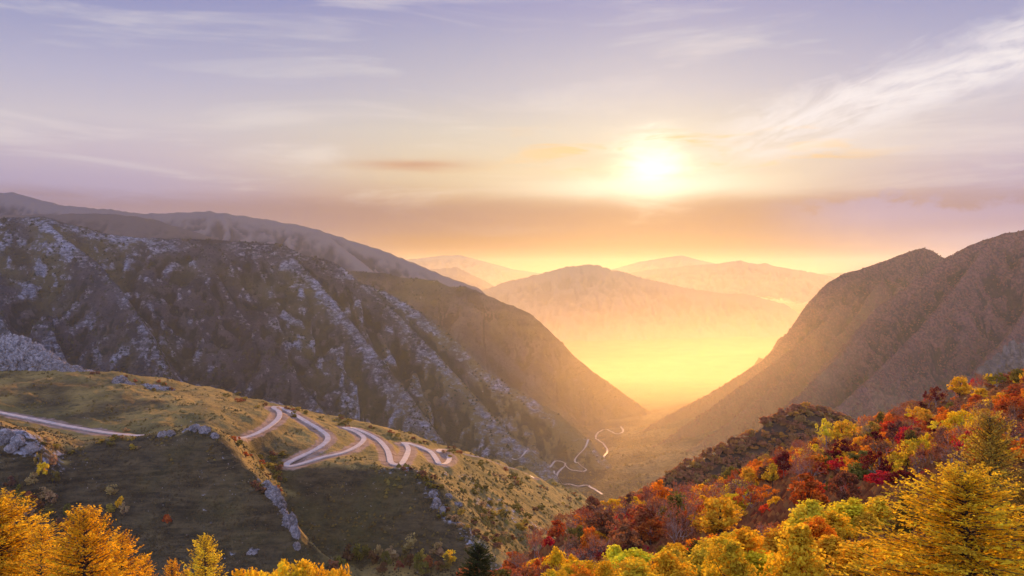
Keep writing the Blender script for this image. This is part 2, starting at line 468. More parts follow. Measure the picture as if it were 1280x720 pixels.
h_wooded = mountain_height([
    ([(750, 575, 2280), (770, 560, 2350), (790, 546, 2420), (815, 529, 2500), (850, 510, 2580), (880, 495, 2640), (900, 483, 2690), (930, 464, 2750), (950, 452, 2780), (970, 434, 2820), (985, 416, 2850),
      (995, 400, 2880), (1005, 385, 2900), (1018, 370, 2930), (1035, 352, 2960), (1055, 341, 2980), (1075, 336, 3000), (1110, 323, 3030), (1130, 316, 3050), (1145, 311, 3070), (1155, 309, 3080), (1168, 314, 3085), (1182, 324, 3090), (1240, 345, 3100), (1320, 360, 3100)], 0.95, 0.9),
    ([(1520, 258, 2450), (1400, 270, 2450), (1330, 280, 2450), (1280, 287, 2450), (1260, 290, 2450), (1240, 296, 2450), (1215, 305, 2450), (1200, 312, 2450), (1180, 323, 2445), (1160, 338, 2430), (1130, 360, 2400), (1095, 385, 2360),
      (1078, 405, 2325), (1055, 438, 2255), (1010, 482, 2150), (960, 528, 2050), (900, 572, 1950), (840, 608, 1850)], 0.92, 0.85),
    ([(1060, 380, 2800), (1030, 402, 2730), (1000, 428, 2640), (960, 458, 2540), (920, 486, 2450), (870, 522, 2350), (820, 556, 2250), (790, 578, 2170)], 1.1, 1.0),
    ([(1100, 350, 2900), (1060, 410, 2640), (1020, 440, 2500), (960, 490, 2340), (900, 535, 2200), (840, 575, 2080), (800, 600, 1990)], 1.1, 1.0),
    ([(1240, 296, 2450), (1200, 350, 2360), (1150, 410, 2250), (1100, 460, 2120), (1040, 515, 1980)], 1.05, 0.95),
    ([(1320, 290, 2430), (1300, 360, 2290), (1260, 420, 2150), (1200, 480, 2000)], 1.05, 0.95),
], FLOOR, amp=58, lam=210, ribs=38, seed=71, warp=26)


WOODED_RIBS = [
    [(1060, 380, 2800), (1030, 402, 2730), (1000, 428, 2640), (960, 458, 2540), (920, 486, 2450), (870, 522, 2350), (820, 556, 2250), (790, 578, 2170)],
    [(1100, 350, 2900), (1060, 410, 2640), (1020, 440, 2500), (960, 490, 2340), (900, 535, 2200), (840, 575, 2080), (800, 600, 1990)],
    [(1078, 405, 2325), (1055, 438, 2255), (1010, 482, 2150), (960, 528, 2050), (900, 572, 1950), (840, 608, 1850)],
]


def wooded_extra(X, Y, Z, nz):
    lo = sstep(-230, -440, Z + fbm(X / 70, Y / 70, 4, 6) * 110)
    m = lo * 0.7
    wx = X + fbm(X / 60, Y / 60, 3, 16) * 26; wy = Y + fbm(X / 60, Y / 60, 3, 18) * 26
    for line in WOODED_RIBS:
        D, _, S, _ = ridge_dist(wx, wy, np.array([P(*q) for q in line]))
        m = np.maximum(m, (1 - sstep(6, 46, D)) * np.clip(0.38 + 0.5 * gnoise(S / 60, S * 0, 3), 0, 1) * sstep(0, 160, S))  # backlit crest lines painted into the colour along the ribs
    return {'meadow_or_lit_crest': m}


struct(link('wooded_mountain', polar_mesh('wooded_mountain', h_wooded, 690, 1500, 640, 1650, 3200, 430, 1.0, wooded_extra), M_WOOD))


# ------------------------------------------------------------------ surfaces pinned through surveyed points
class Survey:
    def __init__(self, pts):
        p = np.array(pts, float)
        self.x, self.y = p[:, 0], p[:, 1]
        n = len(p)
        A = np.zeros((n + 3, n + 3))
        A[:n, :n] = np.hypot(self.x[:, None] - self.x, self.y[:, None] - self.y)
        A[:n, :n] += np.eye(n) * -2.0
        A[:n, n] = 1; A[:n, n + 1] = self.x; A[:n, n + 2] = self.y
        A[n:, :n] = A[:n, n:].T
        self.w = np.linalg.solve(A, np.r_[p[:, 2], 0, 0, 0])

    def __call__(self, X, Y):
        sh = X.shape; X = X.ravel(); Y = Y.ravel(); n = len(self.x)
        out = self.w[n] + self.w[n + 1] * X + self.w[n + 2] * Y
        for i in range(n):
            out = out + self.w[i] * np.hypot(X - self.x[i], Y - self.y[i])
        return out.reshape(sh)


SIL = [(-140, 470, 640), (-60, 470, 690), (0, 462, 740), (50, 463, 750), (100, 466, 750), (150, 469, 745), (200, 473, 745), (240, 481, 760), (280, 493, 770), (320, 504, 770), (345, 508, 765), (380, 514, 780), (420, 524, 800), (460, 535, 815),
       (500, 547, 830), (540, 554, 860), (580, 564, 905), (620, 574, 960), (650, 582, 1030), (690, 597, 1150), (720, 612, 1270), (750, 629, 1390), (775, 646, 1480)]
RIM1 = [(100, 562, 500), (118, 556, 502), (140, 550, 503), (170, 547, 505), (195, 544, 505), (212, 540, 505), (227, 542, 504), (243, 533, 502), (258, 535, 500), (272, 545, 497), (285, 560, 493), (300, 575, 488), (320, 592, 482),
        (335, 603, 478), (350, 620, 472), (360, 640, 464), (370, 662, 455), (385, 700, 440), (395, 730, 428)]
RIM2 = [(330, 588, 556), (360, 585, 560), (400, 588, 556), (440, 587, 551), (480, 585, 546), (510, 583, 541), (525, 596, 534), (540, 616, 524), (560, 641, 510), (580, 659, 499), (600, 683, 485), (620, 706, 472), (640, 735, 455)]
pts = [P(*q) for q in SIL + RIM1 + RIM2]
for q in SIL:
    x, y, z = P(q[0], q[1], q[2] * 1.14); pts.append((x + 20, y, P(*q)[2] - 75))
for q in [(200, 600, 473), (200, 660, 446), (200, 720, 422), (120, 610, 466), (120, 660, 444), (120, 720, 418), (280, 620, 466), (290, 670, 446), (330, 690, 441), (300, 725, 425),
          (40, 640, 440), (40, 720, 405), (-60, 640, 430), (-60, 720, 395), (-140, 640, 420), (-140, 740, 380),
          (-80, 528, 470), (-20, 533, 465), (8, 535, 466), (30, 541, 468), (48, 551, 470), (62, 565, 470), (78, 578, 478), (10, 580, 452),
          (400, 640, 526), (400, 690, 502), (450, 720, 486), (480, 660, 508), (500, 700, 484), (440, 625, 532), (560, 700, 476), (380, 720, 492), (520, 640, 516), (355, 615, 540),
          (320, 568, 540), (290, 548, 548), (300, 551, 572), (330, 541, 600), (345, 520, 660), (345, 511, 710), (400, 546, 640), (440, 560, 630), (390, 574, 585), (455, 548, 680), (370, 530, 660), (430, 540, 700),
          (250, 500, 670), (200, 500, 635), (180, 484, 690), (250, 486, 735), (270, 525, 600), (230, 520, 590), (200, 530, 560), (485, 575, 600), (490, 555, 700), (510, 570, 630), (545, 575, 640), (550, 562, 720),
          (100, 474, 690), (50, 472, 690), (0, 478, 680), (140, 476, 690), (0, 500, 625), (100, 508, 620), (150, 518, 605), (0, 516, 590), (60, 529, 585), (100, 537, 575), (140, 543, 560), (175, 548, 545), (60, 550, 535), (-80, 500, 590), (-80, 515, 560),
          (590, 625, 600), (555, 600, 600), (620, 665, 570), (680, 655, 700), (650, 620, 740), (700, 640, 880), (730, 665, 780), (740, 650, 1010), (700, 690, 620), (780, 690, 860), (660, 700, 560), (600, 590, 760), (640, 598, 860), (680, 612, 960),
          (800, 690, 1200), (800, 720, 900), (760, 740, 650), (700, 760, 540)]:
    pts.append(P(*q))
base_spur = Survey(pts)


def raw_spur(X, Y):
    z = base_spur(X, Y)
    n = fbm(X / 62, Y / 62, 4, 101) * 5.0 + ridged(X / 30, Y / 30, 3, 103) * 1.9 + fbm(X / 8, Y / 8, 3, 105) * 0.7
    return z + n


def march(hf, px, py, y0, y1, n=1400):
    """where the line of sight through a photo point meets the ground"""
    yy = np.linspace(y0, y1, n)
    X = (px - 640) / FPX * yy
    k = np.nonzero((HZ - py) / FPX * yy <= hf(X, yy))[0]
    i = k[0] if len(k) else n - 1
    return np.array([X[i], yy[i], hf(X[i:i + 1], yy[i:i + 1])[0]])


def smooth_path(p, step=3.0, rounds=3):
    p = np.array(p, float)
    for _ in range(rounds):
        q = [p[0]]
        for a, b in zip(p[:-1], p[1:]):
            q += [a * 0.75 + b * 0.25, a * 0.25 + b * 0.75]
        q.append(p[-1]); p = np.array(q)
    p = resample(p, step)
    for _ in range(14):
        z = p[:, 2].copy()
        z[1:-1] = (p[:-2, 2] + p[1:-1, 2] * 2 + p[2:, 2]) / 4
        p[:, 2] = z
    return p


ROAD_SPUR = [
    (-90, 496), (-40, 507), (0, 516), (40, 524), (80, 532), (120, 539), (150, 544), (172, 547), (288, 556), (300, 550), (320, 543), (337, 533), (349, 523), (350, 515), (341, 510), (344, 507), (354, 511), (366, 517), (382, 526), (400, 537), (411, 546), (408, 553), (395, 562), (375, 571), (356, 580),
    (362, 585), (385, 577), (405, 571), (430, 566), (447, 558), (456, 550), (453, 544), (441, 538), (427, 534), (440, 534), (462, 543), (474, 551), (483, 560), (487, 570), (488, 580), (502, 581), (507, 572), (511, 563), (509, 557), (502, 553), (512, 555), (528, 560), (539, 565), (545, 573), (549, 580), (558, 580), (563, 573), (556, 566), (545, 562),
    (560, 561), (600, 573), (616, 578), (636, 584), (655, 592), (668, 598)]
lo_ = [515] * 8 + [535] * 16 + [540] * 30 + [650] * 6
spur_road = smooth_path([march(raw_spur, a, b_, l, 1400) for (a, b_), l in zip(ROAD_SPUR, lo_)])
spur_paths = [spur_road[k:k + 41] for k in range(0, len(spur_road) - 1, 40)]


def h_spur(X, Y, want=False):
    z = raw_spur(X, Y)
    scar = np.zeros(X.shape); dmin = np.full(X.shape, 1e9)
    for p in spur_paths:
        near = (np.abs(X - p[:, 0].mean()) < np.ptp(p[:, 0]) / 2 + 40) & (np.abs(Y - p[:, 1].mean()) < np.ptp(p[:, 1]) / 2 + 40)
        if not near.any():
            continue
        D, Z, S, SD = ridge_dist(X[near], Y[near], p[::2] if len(p) % 2 and len(p) > 6 else p)
        w = 1 - sstep(4.5, 13, D)
        z[near] = z[near] * (1 - w) + (Z - 0.35) * w
        scar[near] = np.maximum(scar[near], 1 - sstep(3.5, 13, D))
        dmin[near] = np.minimum(dmin[near], D)
    return (z, scar) if want else z


def near_line(X, Y, line, rad):
    D, _, S, _ = ridge_dist(X, Y, np.array([P(*q) for q in line]))
    return 1 - sstep(rad * 0.25, rad, D)


def spur_extra(X, Y, Z, nz):
    _, scar = h_spur(X, Y, True)
    # slopes turned to the viewer painted dark as shaded, tops light as sunlit
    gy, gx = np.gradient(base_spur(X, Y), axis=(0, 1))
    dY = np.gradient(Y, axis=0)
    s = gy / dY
    shade_face = sstep(-0.02, 0.34, s + fbm(X / 34, Y / 34, 4, 8) * 0.30)
    rock = np.maximum(near_line(X, Y, RIM1[5:9], 7) * 0.25, near_line(X, Y, RIM1[9:], 7) * 0.22)
    rock = np.maximum(rock, near_line(X, Y, RIM2[4:], 11) * 0.34)
    rock = np.maximum(rock, near_line(X, Y, [(-60, 530, 466), (8, 538, 466), (30, 545, 466), (60, 566, 470)], 22) * 0.36)
    rock = np.maximum(rock, near_line(X, Y, [(600, 640, 600), (640, 670, 640), (680, 690, 660)], 30) * 0.30)
    rock = np.maximum(rock, near_line(X, Y, [(560, 595, 620), (600, 615, 660)], 18) * 0.26)
    rock = np.maximum(rock, near_line(X, Y, [(280, 590, 480), (250, 640, 460), (290, 690, 440)], 12) * 0.20)
    return {'scar': scar, 'shade_face': shade_face, 'rock': rock}


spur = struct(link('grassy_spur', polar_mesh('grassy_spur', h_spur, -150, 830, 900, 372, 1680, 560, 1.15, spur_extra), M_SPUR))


def ribbon(name, p, width, hf=None, lift=0.25, mat=M_ROAD):
    t = np.gradient(p[:, :2], axis=0)
    t /= np.linalg.norm(t, axis=1, keepdims=True) + 1e-9
    nrm = np.stack([-t[:, 1], t[:, 0]], 1)
    cols = np.array([-0.5, -0.47, 0.47, 0.5]) * width
    wob = 1 + 0.10 * fbm(np.arange(len(p)) / 7.0, np.zeros(len(p)), 3, 5)
    V = []
    for k, c in enumerate(cols):
        q = p.copy(); q[:, :2] += nrm * (c * wob)[:, None]
        q[:, 2] += lift if k in (1, 2) else lift - 0.8
        V.append(q)
    V = np.stack(V, 1).reshape(-1, 3)
    return struct(link(name, np_mesh(name, V, grid_faces(len(p), 4)), mat))


ribbon('road', spur_road, 4.3)

# roads on the valley floor
ROADS_VALLEY = [
    [(640, 574), (660, 577), (690, 577), (703, 580), (708, 583), (700, 587), (690, 591), (697, 599), (712, 606), (722, 610), (732, 607), (737, 610), (745, 614), (753, 619)],
    [(706, 584), (716, 589), (728, 591), (735, 587), (722, 582), (717, 577), (725, 569), (738, 560), (744, 558), (748, 565), (756, 570), (760, 566), (757, 558), (748, 551), (743, 546), (750, 540), (756, 537), (766, 543), (776, 543), (780, 539), (776, 534)],
]


def valley_all(X, Y):
    return np.maximum(np.maximum(floor_h(X, Y), h_wooded(X, Y)), np.maximum(h_rocky(X, Y), h_shoulder(X, Y)))


for rd in ROADS_VALLEY:
    q = smooth_path([march(valley_all, a, b, 1500, 3200, 700) for a, b in rd], 5.0)
    q[:, 2] = valley_all(q[:, 0], q[:, 1]) + 1.0
    for _ in range(4):
        q[1:-1, 2] = np.maximum(q[1:-1, 2], (q[:-2, 2] + q[2:, 2]) / 2)
    ribbon('road', q, 5.0, lift=1.2)

# ------------------------------------------------------------------ wooded slope in front and the ridge behind it
G_PTS = [(0, 0, -1.8), (-20, 18, -9), (20, 18, -9), (0, 30, -15.5), (-17, 30, -14.5), (-26, 34, -15), (-13, 37, -17), (-14, 50, -23), (-40, 45, -24), (30, 40, -17), (60, 55, -17), (0, -30, 2), (60, -20, 4), (-60, -20, -2), (-60, 60, -38), (90, 60, -10)]
G_PTS += [P(*q) for q in [(1250, 650, 60), (1200, 595, 100), (1300, 570, 100), (1300, 515, 200), (1500, 480, 200), (1500, 460, 300), (1300, 488, 295), (1240, 492, 290), (1200, 499, 285), (1150, 514, 278), (1100, 540, 268), (1050, 556, 260), (1000, 568, 252), (950, 594, 245),
                          (900, 620, 232), (850, 644, 218), (800, 664, 202), (750, 680, 188), (700, 686, 172), (650, 706, 156), (600, 730, 140),
                          (1100, 605, 130), (1200, 540, 170), (1100, 565, 190), (1000, 635, 130), (1000, 600, 185), (1000, 675, 92), (900, 665, 115), (900, 632, 170), (800, 695, 115), (900, 715, 82), (1100, 665, 82), (700, 725, 112), (600, 780, 88), (500, 790, 80), (400, 800, 70)]]
for q in [(1500, 460, 300), (1300, 488, 295), (1200, 499, 285), (1100, 540, 268), (1000, 568, 252), (900, 620, 232), (800, 664, 202), (700, 686, 172), (600, 730, 140)]:
    x, y, z = P(*q); G_PTS.append((x - 18, y + 60, z - 42))
for q in [(500, 790, 80), (400, 800, 70), (200, 830, 60), (0, 850, 50)]:
    x, y, z = P(*q); G_PTS.append((x, y + 60, z - 60))
base_slope = Survey(G_PTS)


def h_slope(X, Y):
    return base_slope(X, Y) + fbm(X / 22, Y / 22, 3, 131) * 1.2


def slope_mesh():
    xs = np.linspace(-130, 330, 200); ys = np.linspace(-30, 400, 190)
    X, Y = np.meshgrid(xs, ys)
    V = np.stack([X, Y, h_slope(X, Y)], -1).reshape(-1, 3)
    return np_mesh('forest_hill', V, grid_faces(190, 200), True)


struct(link('forest_hill', slope_mesh(), M_FORESTFLOOR))

h_ridge = mountain_height([
    ([(700, 680, 500), (740, 656, 515), (770, 637, 525), (800, 617, 540), (832, 599, 555), (870, 577, 575), (900, 561, 585), (936, 543, 595), (963, 525, 600), (990, 513, 600), (1022, 513, 600), (1060, 528, 600), (1100, 545, 600), (1200, 580, 600)], 0.55, 0.7),
], -330, amp=4, lam=90, ribs=3, seed=141, warp=8, keep=20)
struct(link('wooded_ridge', polar_mesh('wooded_ridge', h_ridge, 640, 1260, 200, 400, 760, 90), M_FORESTFLOOR))
# ------------------------------------------------------------------ plant meshes (each 1 unit tall, rooted at the origin)
def quads(cen, ax1, ax2):
    n = len(cen)
    V = np.stack([cen - ax1 - ax2, cen + ax1 - ax2 * 0.6, cen + ax1 * 0.9 + ax2, cen - ax1 * 0.7 + ax2], 1).reshape(-1, 3)
    return V, np.arange(n * 4).reshape(-1, 4)


def unit(v):
    return v / (np.linalg.norm(v, axis=-1, keepdims=True) + 1e-9)


def leaf_cloud(rs, cen, size, out_c, tint_c, flat=0.5):
    """leaf-sized faces, loosely turned outwards"""
    n = len(cen)
    nrm = unit(rs.normal(size=(n, 3)) + unit(cen - out_c) * 0.7 + np.array([0, 0, flat]))
    a = unit(np.cross(nrm, rs.normal(size=(n, 3))))
    b = np.cross(nrm, a)
    s = size * rs.uniform(0.6, 1.35, (n, 1))
    V, Fc = quads(cen, a * s, b * s * 0.72)
    return V, Fc, np.clip(tint_c + rs.normal(size=n) * 0.13, 0, 1)


def tube(path, radii, sides=5):
    path = np.array(path, float); n = len(path)
    d = unit(np.gradient(path, axis=0))
    ref = np.where(np.abs(d[:, 2:3]) > 0.9, np.array([[1.0, 0, 0]]), np.array([[0, 0, 1.0]]))
    a = unit(np.cross(d, ref)); b = np.cross(d, a)
    th = np.arange(sides) * 2 * math.pi / sides
    V = path[:, None] + (a[:, None] * np.cos(th)[None, :, None] + b[:, None] * np.sin(th)[None, :, None]) * np.array(radii)[:, None, None]
    i = np.arange(n - 1)[:, None] * sides; j = np.arange(sides)[None]; k = (j + 1) % sides
    Fc = np.stack([i + j, i + k, i + sides + k, i + sides + j], -1).reshape(-1, 4)
    return V.reshape(-1, 3), Fc


def join(parts):
    V, Fc, o = [], [], 0
    for v, f in parts:
        V.append(v); Fc.append(f + o); o += len(v)
    return np.concatenate(V), np.concatenate(Fc)


def round_tree(seed, clumps=24, leaves=62, leaf=0.034, conic=0.0, zc=0.60, rz=0.40, rxy=0.46, limbs=9, gap=0.30, trunk_r=0.022):
    rs = np.random.RandomState(seed)
    u = unit(rs.normal(size=(clumps, 3))) * (rs.uniform(0.45, 1, (clumps, 1)) ** 0.6)
    u[:, 2] = np.where(u[:, 2] < -0.55, u[:, 2] * 0.5, u[:, 2])
    hz = (u[:, 2] + 1) / 2
    wide = 1 - conic * hz
    lop = rs.uniform(0.78, 1.22, clumps) + 0.30 * np.sin(np.arctan2(u[:, 1], u[:, 0]) * 2 + rs.uniform(0, 6))
    C = np.stack([u[:, 0] * rxy * wide * lop, u[:, 1] * rxy * wide * lop, zc + u[:, 2] * rz * 0.86], 1)
    rad = rs.uniform(0.065, 0.165, clumps) * (1 - 0.35 * conic * hz)
    cnt = np.maximum(8, (leaves * rs.uniform(0.5, 1.4, clumps)).astype(int))
    idx = np.repeat(np.arange(clumps), cnt)
    n = len(idx)
    g = unit(rs.normal(size=(n, 3))) * rs.uniform(0.25, 1.0, (n, 1)) ** 0.5
    cen = C[idx] + g * rad[idx][:, None] * np.array([1.15, 1.15, 0.85])
    tc = rs.uniform(0.25, 0.75, clumps)
    V, Fc, t = leaf_cloud(rs, cen, leaf, C[idx] * 0.5 + np.array([0, 0, zc * 0.5]), tc[idx])
    crown = np_mesh('crown', V, Fc, False, {'tint': ('FACE', t)})
    parts = []
    lean = rs.uniform(-0.04, 0.04, 2)
    zs = np.linspace(0, zc + rz * 0.45, 6)
    tp = np.stack([lean[0] * zs + rs.normal(size=6) * 0.006, lean[1] * zs + rs.normal(size=6) * 0.006, zs], 1)
    parts.append(tube(tp, np.linspace(trunk_r, trunk_r * 0.25, 6), 6))
    for k in rs.choice(clumps, min(limbs, clumps), False):
        z0 = rs.uniform(0.18, 0.5)
        a = np.array([lean[0] * z0, lean[1] * z0, z0]); b = C[k]
        m = (a + b) / 2 + np.array([0, 0, -0.03])
        parts.append(tube([a, m, b], [trunk_r * 0.5, trunk_r * 0.33, trunk_r * 0.12], 4))
    V, Fc = join(parts)
    return np_mesh('trunk', V, Fc, True), crown


def bare_tree(seed, leaves=900, leaf=0.017, spread=0.62):
    """open tree, most of its leaves down, fine twigs showing"""
    rs = np.random.RandomState(seed)
    parts = []; tips = []

    def grow(p, d, L, r, lev):
        q = p + d * L * 0.5 + rs.normal(size=3) * L * 0.05
        e = q + unit(d + rs.normal(size=3) * 0.16 + np.array([0, 0, 0.06])) * L * 0.5
        parts.append(tube([p, q, e], [r, r * 0.8, r * 0.55], 5 if lev < 2 else 3))
        if lev >= 4:
            tips.append(e); tips.append((q + e) / 2); return
        for _ in range(3 if lev < 3 else 4):
            nd = unit(d * 0.75 + rs.normal(size=3) * spread * np.array([1, 1, 0.55]) + np.array([0, 0, 0.12]))
            grow(p + (e - p) * rs.uniform(0.55, 1.0), nd, L * rs.uniform(0.58, 0.82), r * 0.55, lev + 1)
    for k in range(rs.randint(2, 4)):
        d0 = unit(np.array([rs.normal() * 0.22, rs.normal() * 0.22, 1.0]))
        grow(np.array([rs.normal() * 0.012, rs.normal() * 0.012, 0.0]), d0, 0.34, 0.017, 0)
    V, Fc = join(parts)
    T = np.array(tips)
    zmax = V[:, 2].max()
    cen = T[rs.randint(0, len(T), leaves)] + rs.normal(size=(leaves, 3)) * 0.022
    V /= zmax; cen /= zmax
    LV, LF, t = leaf_cloud(rs, cen, leaf, np.array([0, 0, 0.4]), rs.uniform(0.2, 0.8, leaves))
    return np_mesh('trunk', V, Fc, True), np_mesh('crown', LV, LF, False, {'tint': ('FACE', t)})


def larch_tree(seed, nb=150, nt=14, nn=4, rw=0.26, power=0.8, thick=0.0034):
    rs = np.random.RandomState(seed)
    limbs = []; cen = []; A1 = []; A2 = []; tint = []
    zs = np.linspace(0, 1, 9)
    bend = np.stack([np.sin(zs * 2 + seed) * 0.006, np.cos(zs * 3 + seed) * 0.006, zs], 1)
    limbs.append(tube(bend, np.linspace(0.016, 0.0012, 9), 6))
    for b in range(nb):
        t = (b + rs.rand()) / nb
        z = 0.10 + 0.885 * t ** 0.92
        L = rw * (1.02 - t) ** power * rs.uniform(0.62, 1.22) + 0.014
        az = b * 2.39996 + rs.uniform(-0.5, 0.5)
        d = np.array([math.cos(az), math.sin(az), 0.0]); sd_ = np.array([-d[1], d[0], 0.0])
        a = -0.22 + 0.95 * t ** 1.5 + rs.uniform(-0.14, 0.14)
        base = np.array([np.interp(z, zs, bend[:, 0]), np.interp(z, zs, bend[:, 1]), z])
        s = np.linspace(0, 1, 5)
        kink = rs.uniform(-0.12, 0.12)
        path = base + L * (s[:, None] * d + (s ** 2)[:, None] * sd_ * kink) + np.stack([0 * s, 0 * s, L * (a * s + 0.28 * s * s)], 1)
        if L > 0.03:
            limbs.append(tube(path, np.linspace(0.0042, 0.0008, 5) * (0.4 + L / rw), 3))
        bt = rs.uniform(0.2, 0.8)
        m = max(4, int(nt * (0.35 + 0.9 * L / rw)))
        for j in range(m):
            u_ = 0.12 + 0.88 * (j + rs.rand()) / m
            p = base + L * (u_ * d + u_ * u_ * sd_ * kink) + np.array([0, 0, L * (a * u_ + 0.28 * u_ * u_)])
            side = -1 if (j % 2) else 1
            dirv = unit(d * rs.uniform(0.4, 1.0) + sd_ * side * rs.uniform(0.3, 1.0) + np.array([0, 0, rs.uniform(-0.45, 0.35) + 0.5 * t]))
            if j >= m - 2:
                dirv = unit(d + np.array([0, 0, a + 0.5]))
            l = (0.30 * L * (1.15 - 0.7 * u_) + 0.012) * rs.uniform(0.6, 1.3)
            for q in range(nn):
                c = p + dirv * l * (q + 0.5) / nn + rs.normal(size=3) * 0.003
                w = unit(np.cross(dirv, rs.normal(size=3)))
                cen.append(c); A1.append(unit(dirv + rs.normal(size=3) * 0.35) * l * 0.72 / nn); A2.append(w * thick * rs.uniform(0.6, 1.4))
                tint.append(np.clip(bt + rs.normal() * 0.2, 0, 1))
    cen = np.array(cen); A1 = np.array(A1); A2 = np.array(A2)
    V, Fc = quads(cen, A1, A2)
    TV, TF = join(limbs)
    return np_mesh('trunk', TV, TF, True), np_mesh('crown', V, Fc, False, {'tint': ('FACE', tint)})


C_ = dict(
    crimson=(0.48, 0.032, 0.022), scarlet=(0.55, 0.075, 0.020), maroon=(0.15, 0.026, 0.020), rust=(0.46, 0.12, 0.022), russet=(0.36, 0.125, 0.04),
    mauve=(0.30, 0.135, 0.052), brown=(0.19, 0.085, 0.04), orange=(0.74, 0.26, 0.018), amber=(0.85, 0.45, 0.020), golden=(0.87, 0.55, 0.025), lemon=(0.88, 0.61, 0.035),
    lime=(0.66, 0.42, 0.025), olive=(0.19, 0.155, 0.028), green=(0.055, 0.075, 0.018), tan=(0.40, 0.26, 0.10), moss=(0.40, 0.29, 0.04))
WORD = dict(crimson='crimson', scarlet='scarlet orange', maroon='dark maroon', rust='rust red', russet='russet', mauve='mauve brown', brown='dull brown', orange='orange', amber='amber',
            golden='golden yellow', lemon='lemon yellow', lime='lime yellow', olive='olive', green='dark green', tan='pale tan', moss='mossy green')

BARK, PALE = M_BARK, M_PALEBARK
ROUND = [round_tree(200 + i, clumps=[26, 34, 22, 30, 38, 24][i], leaves=60, leaf=0.0235, conic=[0.1, 0.5, 0.0, 0.3, 0.2, 0.6][i], rz=[0.36, 0.42, 0.34, 0.40, 0.38, 0.44][i], rxy=[0.50, 0.42, 0.52, 0.44, 0.48, 0.38][i], limbs=14) for i in range(6)]
FINE = [round_tree(300 + i, clumps=64, leaves=95, leaf=0.0150, conic=0.75, zc=0.54, rz=0.48, rxy=0.36, limbs=16, trunk_r=0.014) for i in range(5)]
BUSHY = [round_tree(340 + i, clumps=70, leaves=90, leaf=0.018, conic=0.1, zc=0.54, rz=0.46, rxy=0.48, limbs=14, trunk_r=0.018) for i in range(3)]
BARES = [bare_tree(400 + i, 520 + 260 * (i % 3), 0.017) for i in range(6)]
LOWRES = [round_tree(500 + i, clumps=13, leaves=30, leaf=0.060, rz=0.42, rxy=0.42, limbs=5, zc=0.56) for i in range(5)]
UPRIGHT = [round_tree(520 + i, clumps=14, leaves=28, leaf=0.045, conic=0.35, rz=0.44, rxy=0.30, limbs=4, zc=0.55) for i in range(3)]
LARCH = [larch_tree(600, 250, 22, 6, 0.30, 0.66, 0.0030), larch_tree(601, 210, 19, 6, 0.27, 0.72), larch_tree(602, 170, 17, 5, 0.25, 0.78), larch_tree(603, 140, 15, 5, 0.22, 0.82), larch_tree(604, 130, 14, 5, 0.19, 0.85)]
FIR = [larch_tree(620, 170, 15, 4, 0.27, 0.62, 0.0075)]
for tr_, cr_ in ROUND + LOWRES + UPRIGHT + LARCH + FIR + FINE + BUSHY:
    tr_.materials.append(BARK)
for tr_, cr_ in BARES:
    tr_.materials.append(PALE)
for tr_, cr_ in ROUND[::2]:
    tr_.materials[0] = PALE
for tr_, cr_ in ROUND + LOWRES + UPRIGHT + BARES + FINE + BUSHY:
    cr_.materials.append(M_LEAF)
for tr_, cr_ in LARCH + FIR:
    cr_.materials.append(M_NEEDLE)
# plants the photograph shows nothing of, and those too small in it to stand alone
SKIP = {k for a, b in [(65, 65), (103, 103), (108, 108), (110, 111), (116, 117), (122, 122), (133, 134), (137, 137), (148, 148), (160, 160), (165, 165), (190, 190), (273, 273), (280, 280), (287, 287), (300, 300), (315, 315), (326, 326), (329, 330), (335, 335), (337, 337), (339, 339), (346, 346), (349, 350), (356, 356), (358, 358), (360, 361), (366, 369), (371, 371), (374, 374), (376, 376), (396, 396), (400, 400), (404, 404), (408, 409), (413, 413), (416, 418), (423, 423), (431, 435), (444, 446), (452, 454), (457, 457), (459, 459), (462, 462), (466, 466), (471, 471), (478, 480), (487, 487), (489, 489), (491, 491), (499, 499), (502, 502), (507, 508), (515, 516), (521, 521), (528, 528), (534, 534), (538, 539), (549, 549), (556, 557), (564, 564), (566, 566), (569, 569), (585, 586), (591, 591), (597, 597), (604, 605), (613, 614), (618, 618), (622, 622), (632, 632), (637, 637), (642, 642), (645, 646), (650, 650), (656, 656), (658, 659), (664, 665), (682, 682), (685, 685), (687, 687), (690, 690), (694, 695), (698, 698), (703, 703), (705, 705), (713, 714), (718, 718), (722, 723), (728, 729), (733, 733), (735, 735), (739, 739), (746, 746), (748, 749), (755, 755), (760, 760), (763, 764), (768, 768), (773, 774), (778, 778), (780, 780), (786, 786), (788, 789), (791, 791), (793, 793), (795, 796), (798, 799), (802, 803), (876, 876), (882, 882), (911, 911), (947, 948), (961, 961), (977, 977), (992, 992), (1000, 1000), (1005, 1005), (1007, 1007), (1013, 1015), (1019, 1019), (1021, 1022), (1027, 1027), (1033, 1034), (1036, 1041), (1044, 1047), (1052, 1052), (1057, 1057), (1073, 1074), (1077, 1077), (1080, 1080), (1083, 1085)] for k in range(a, b + 1)}
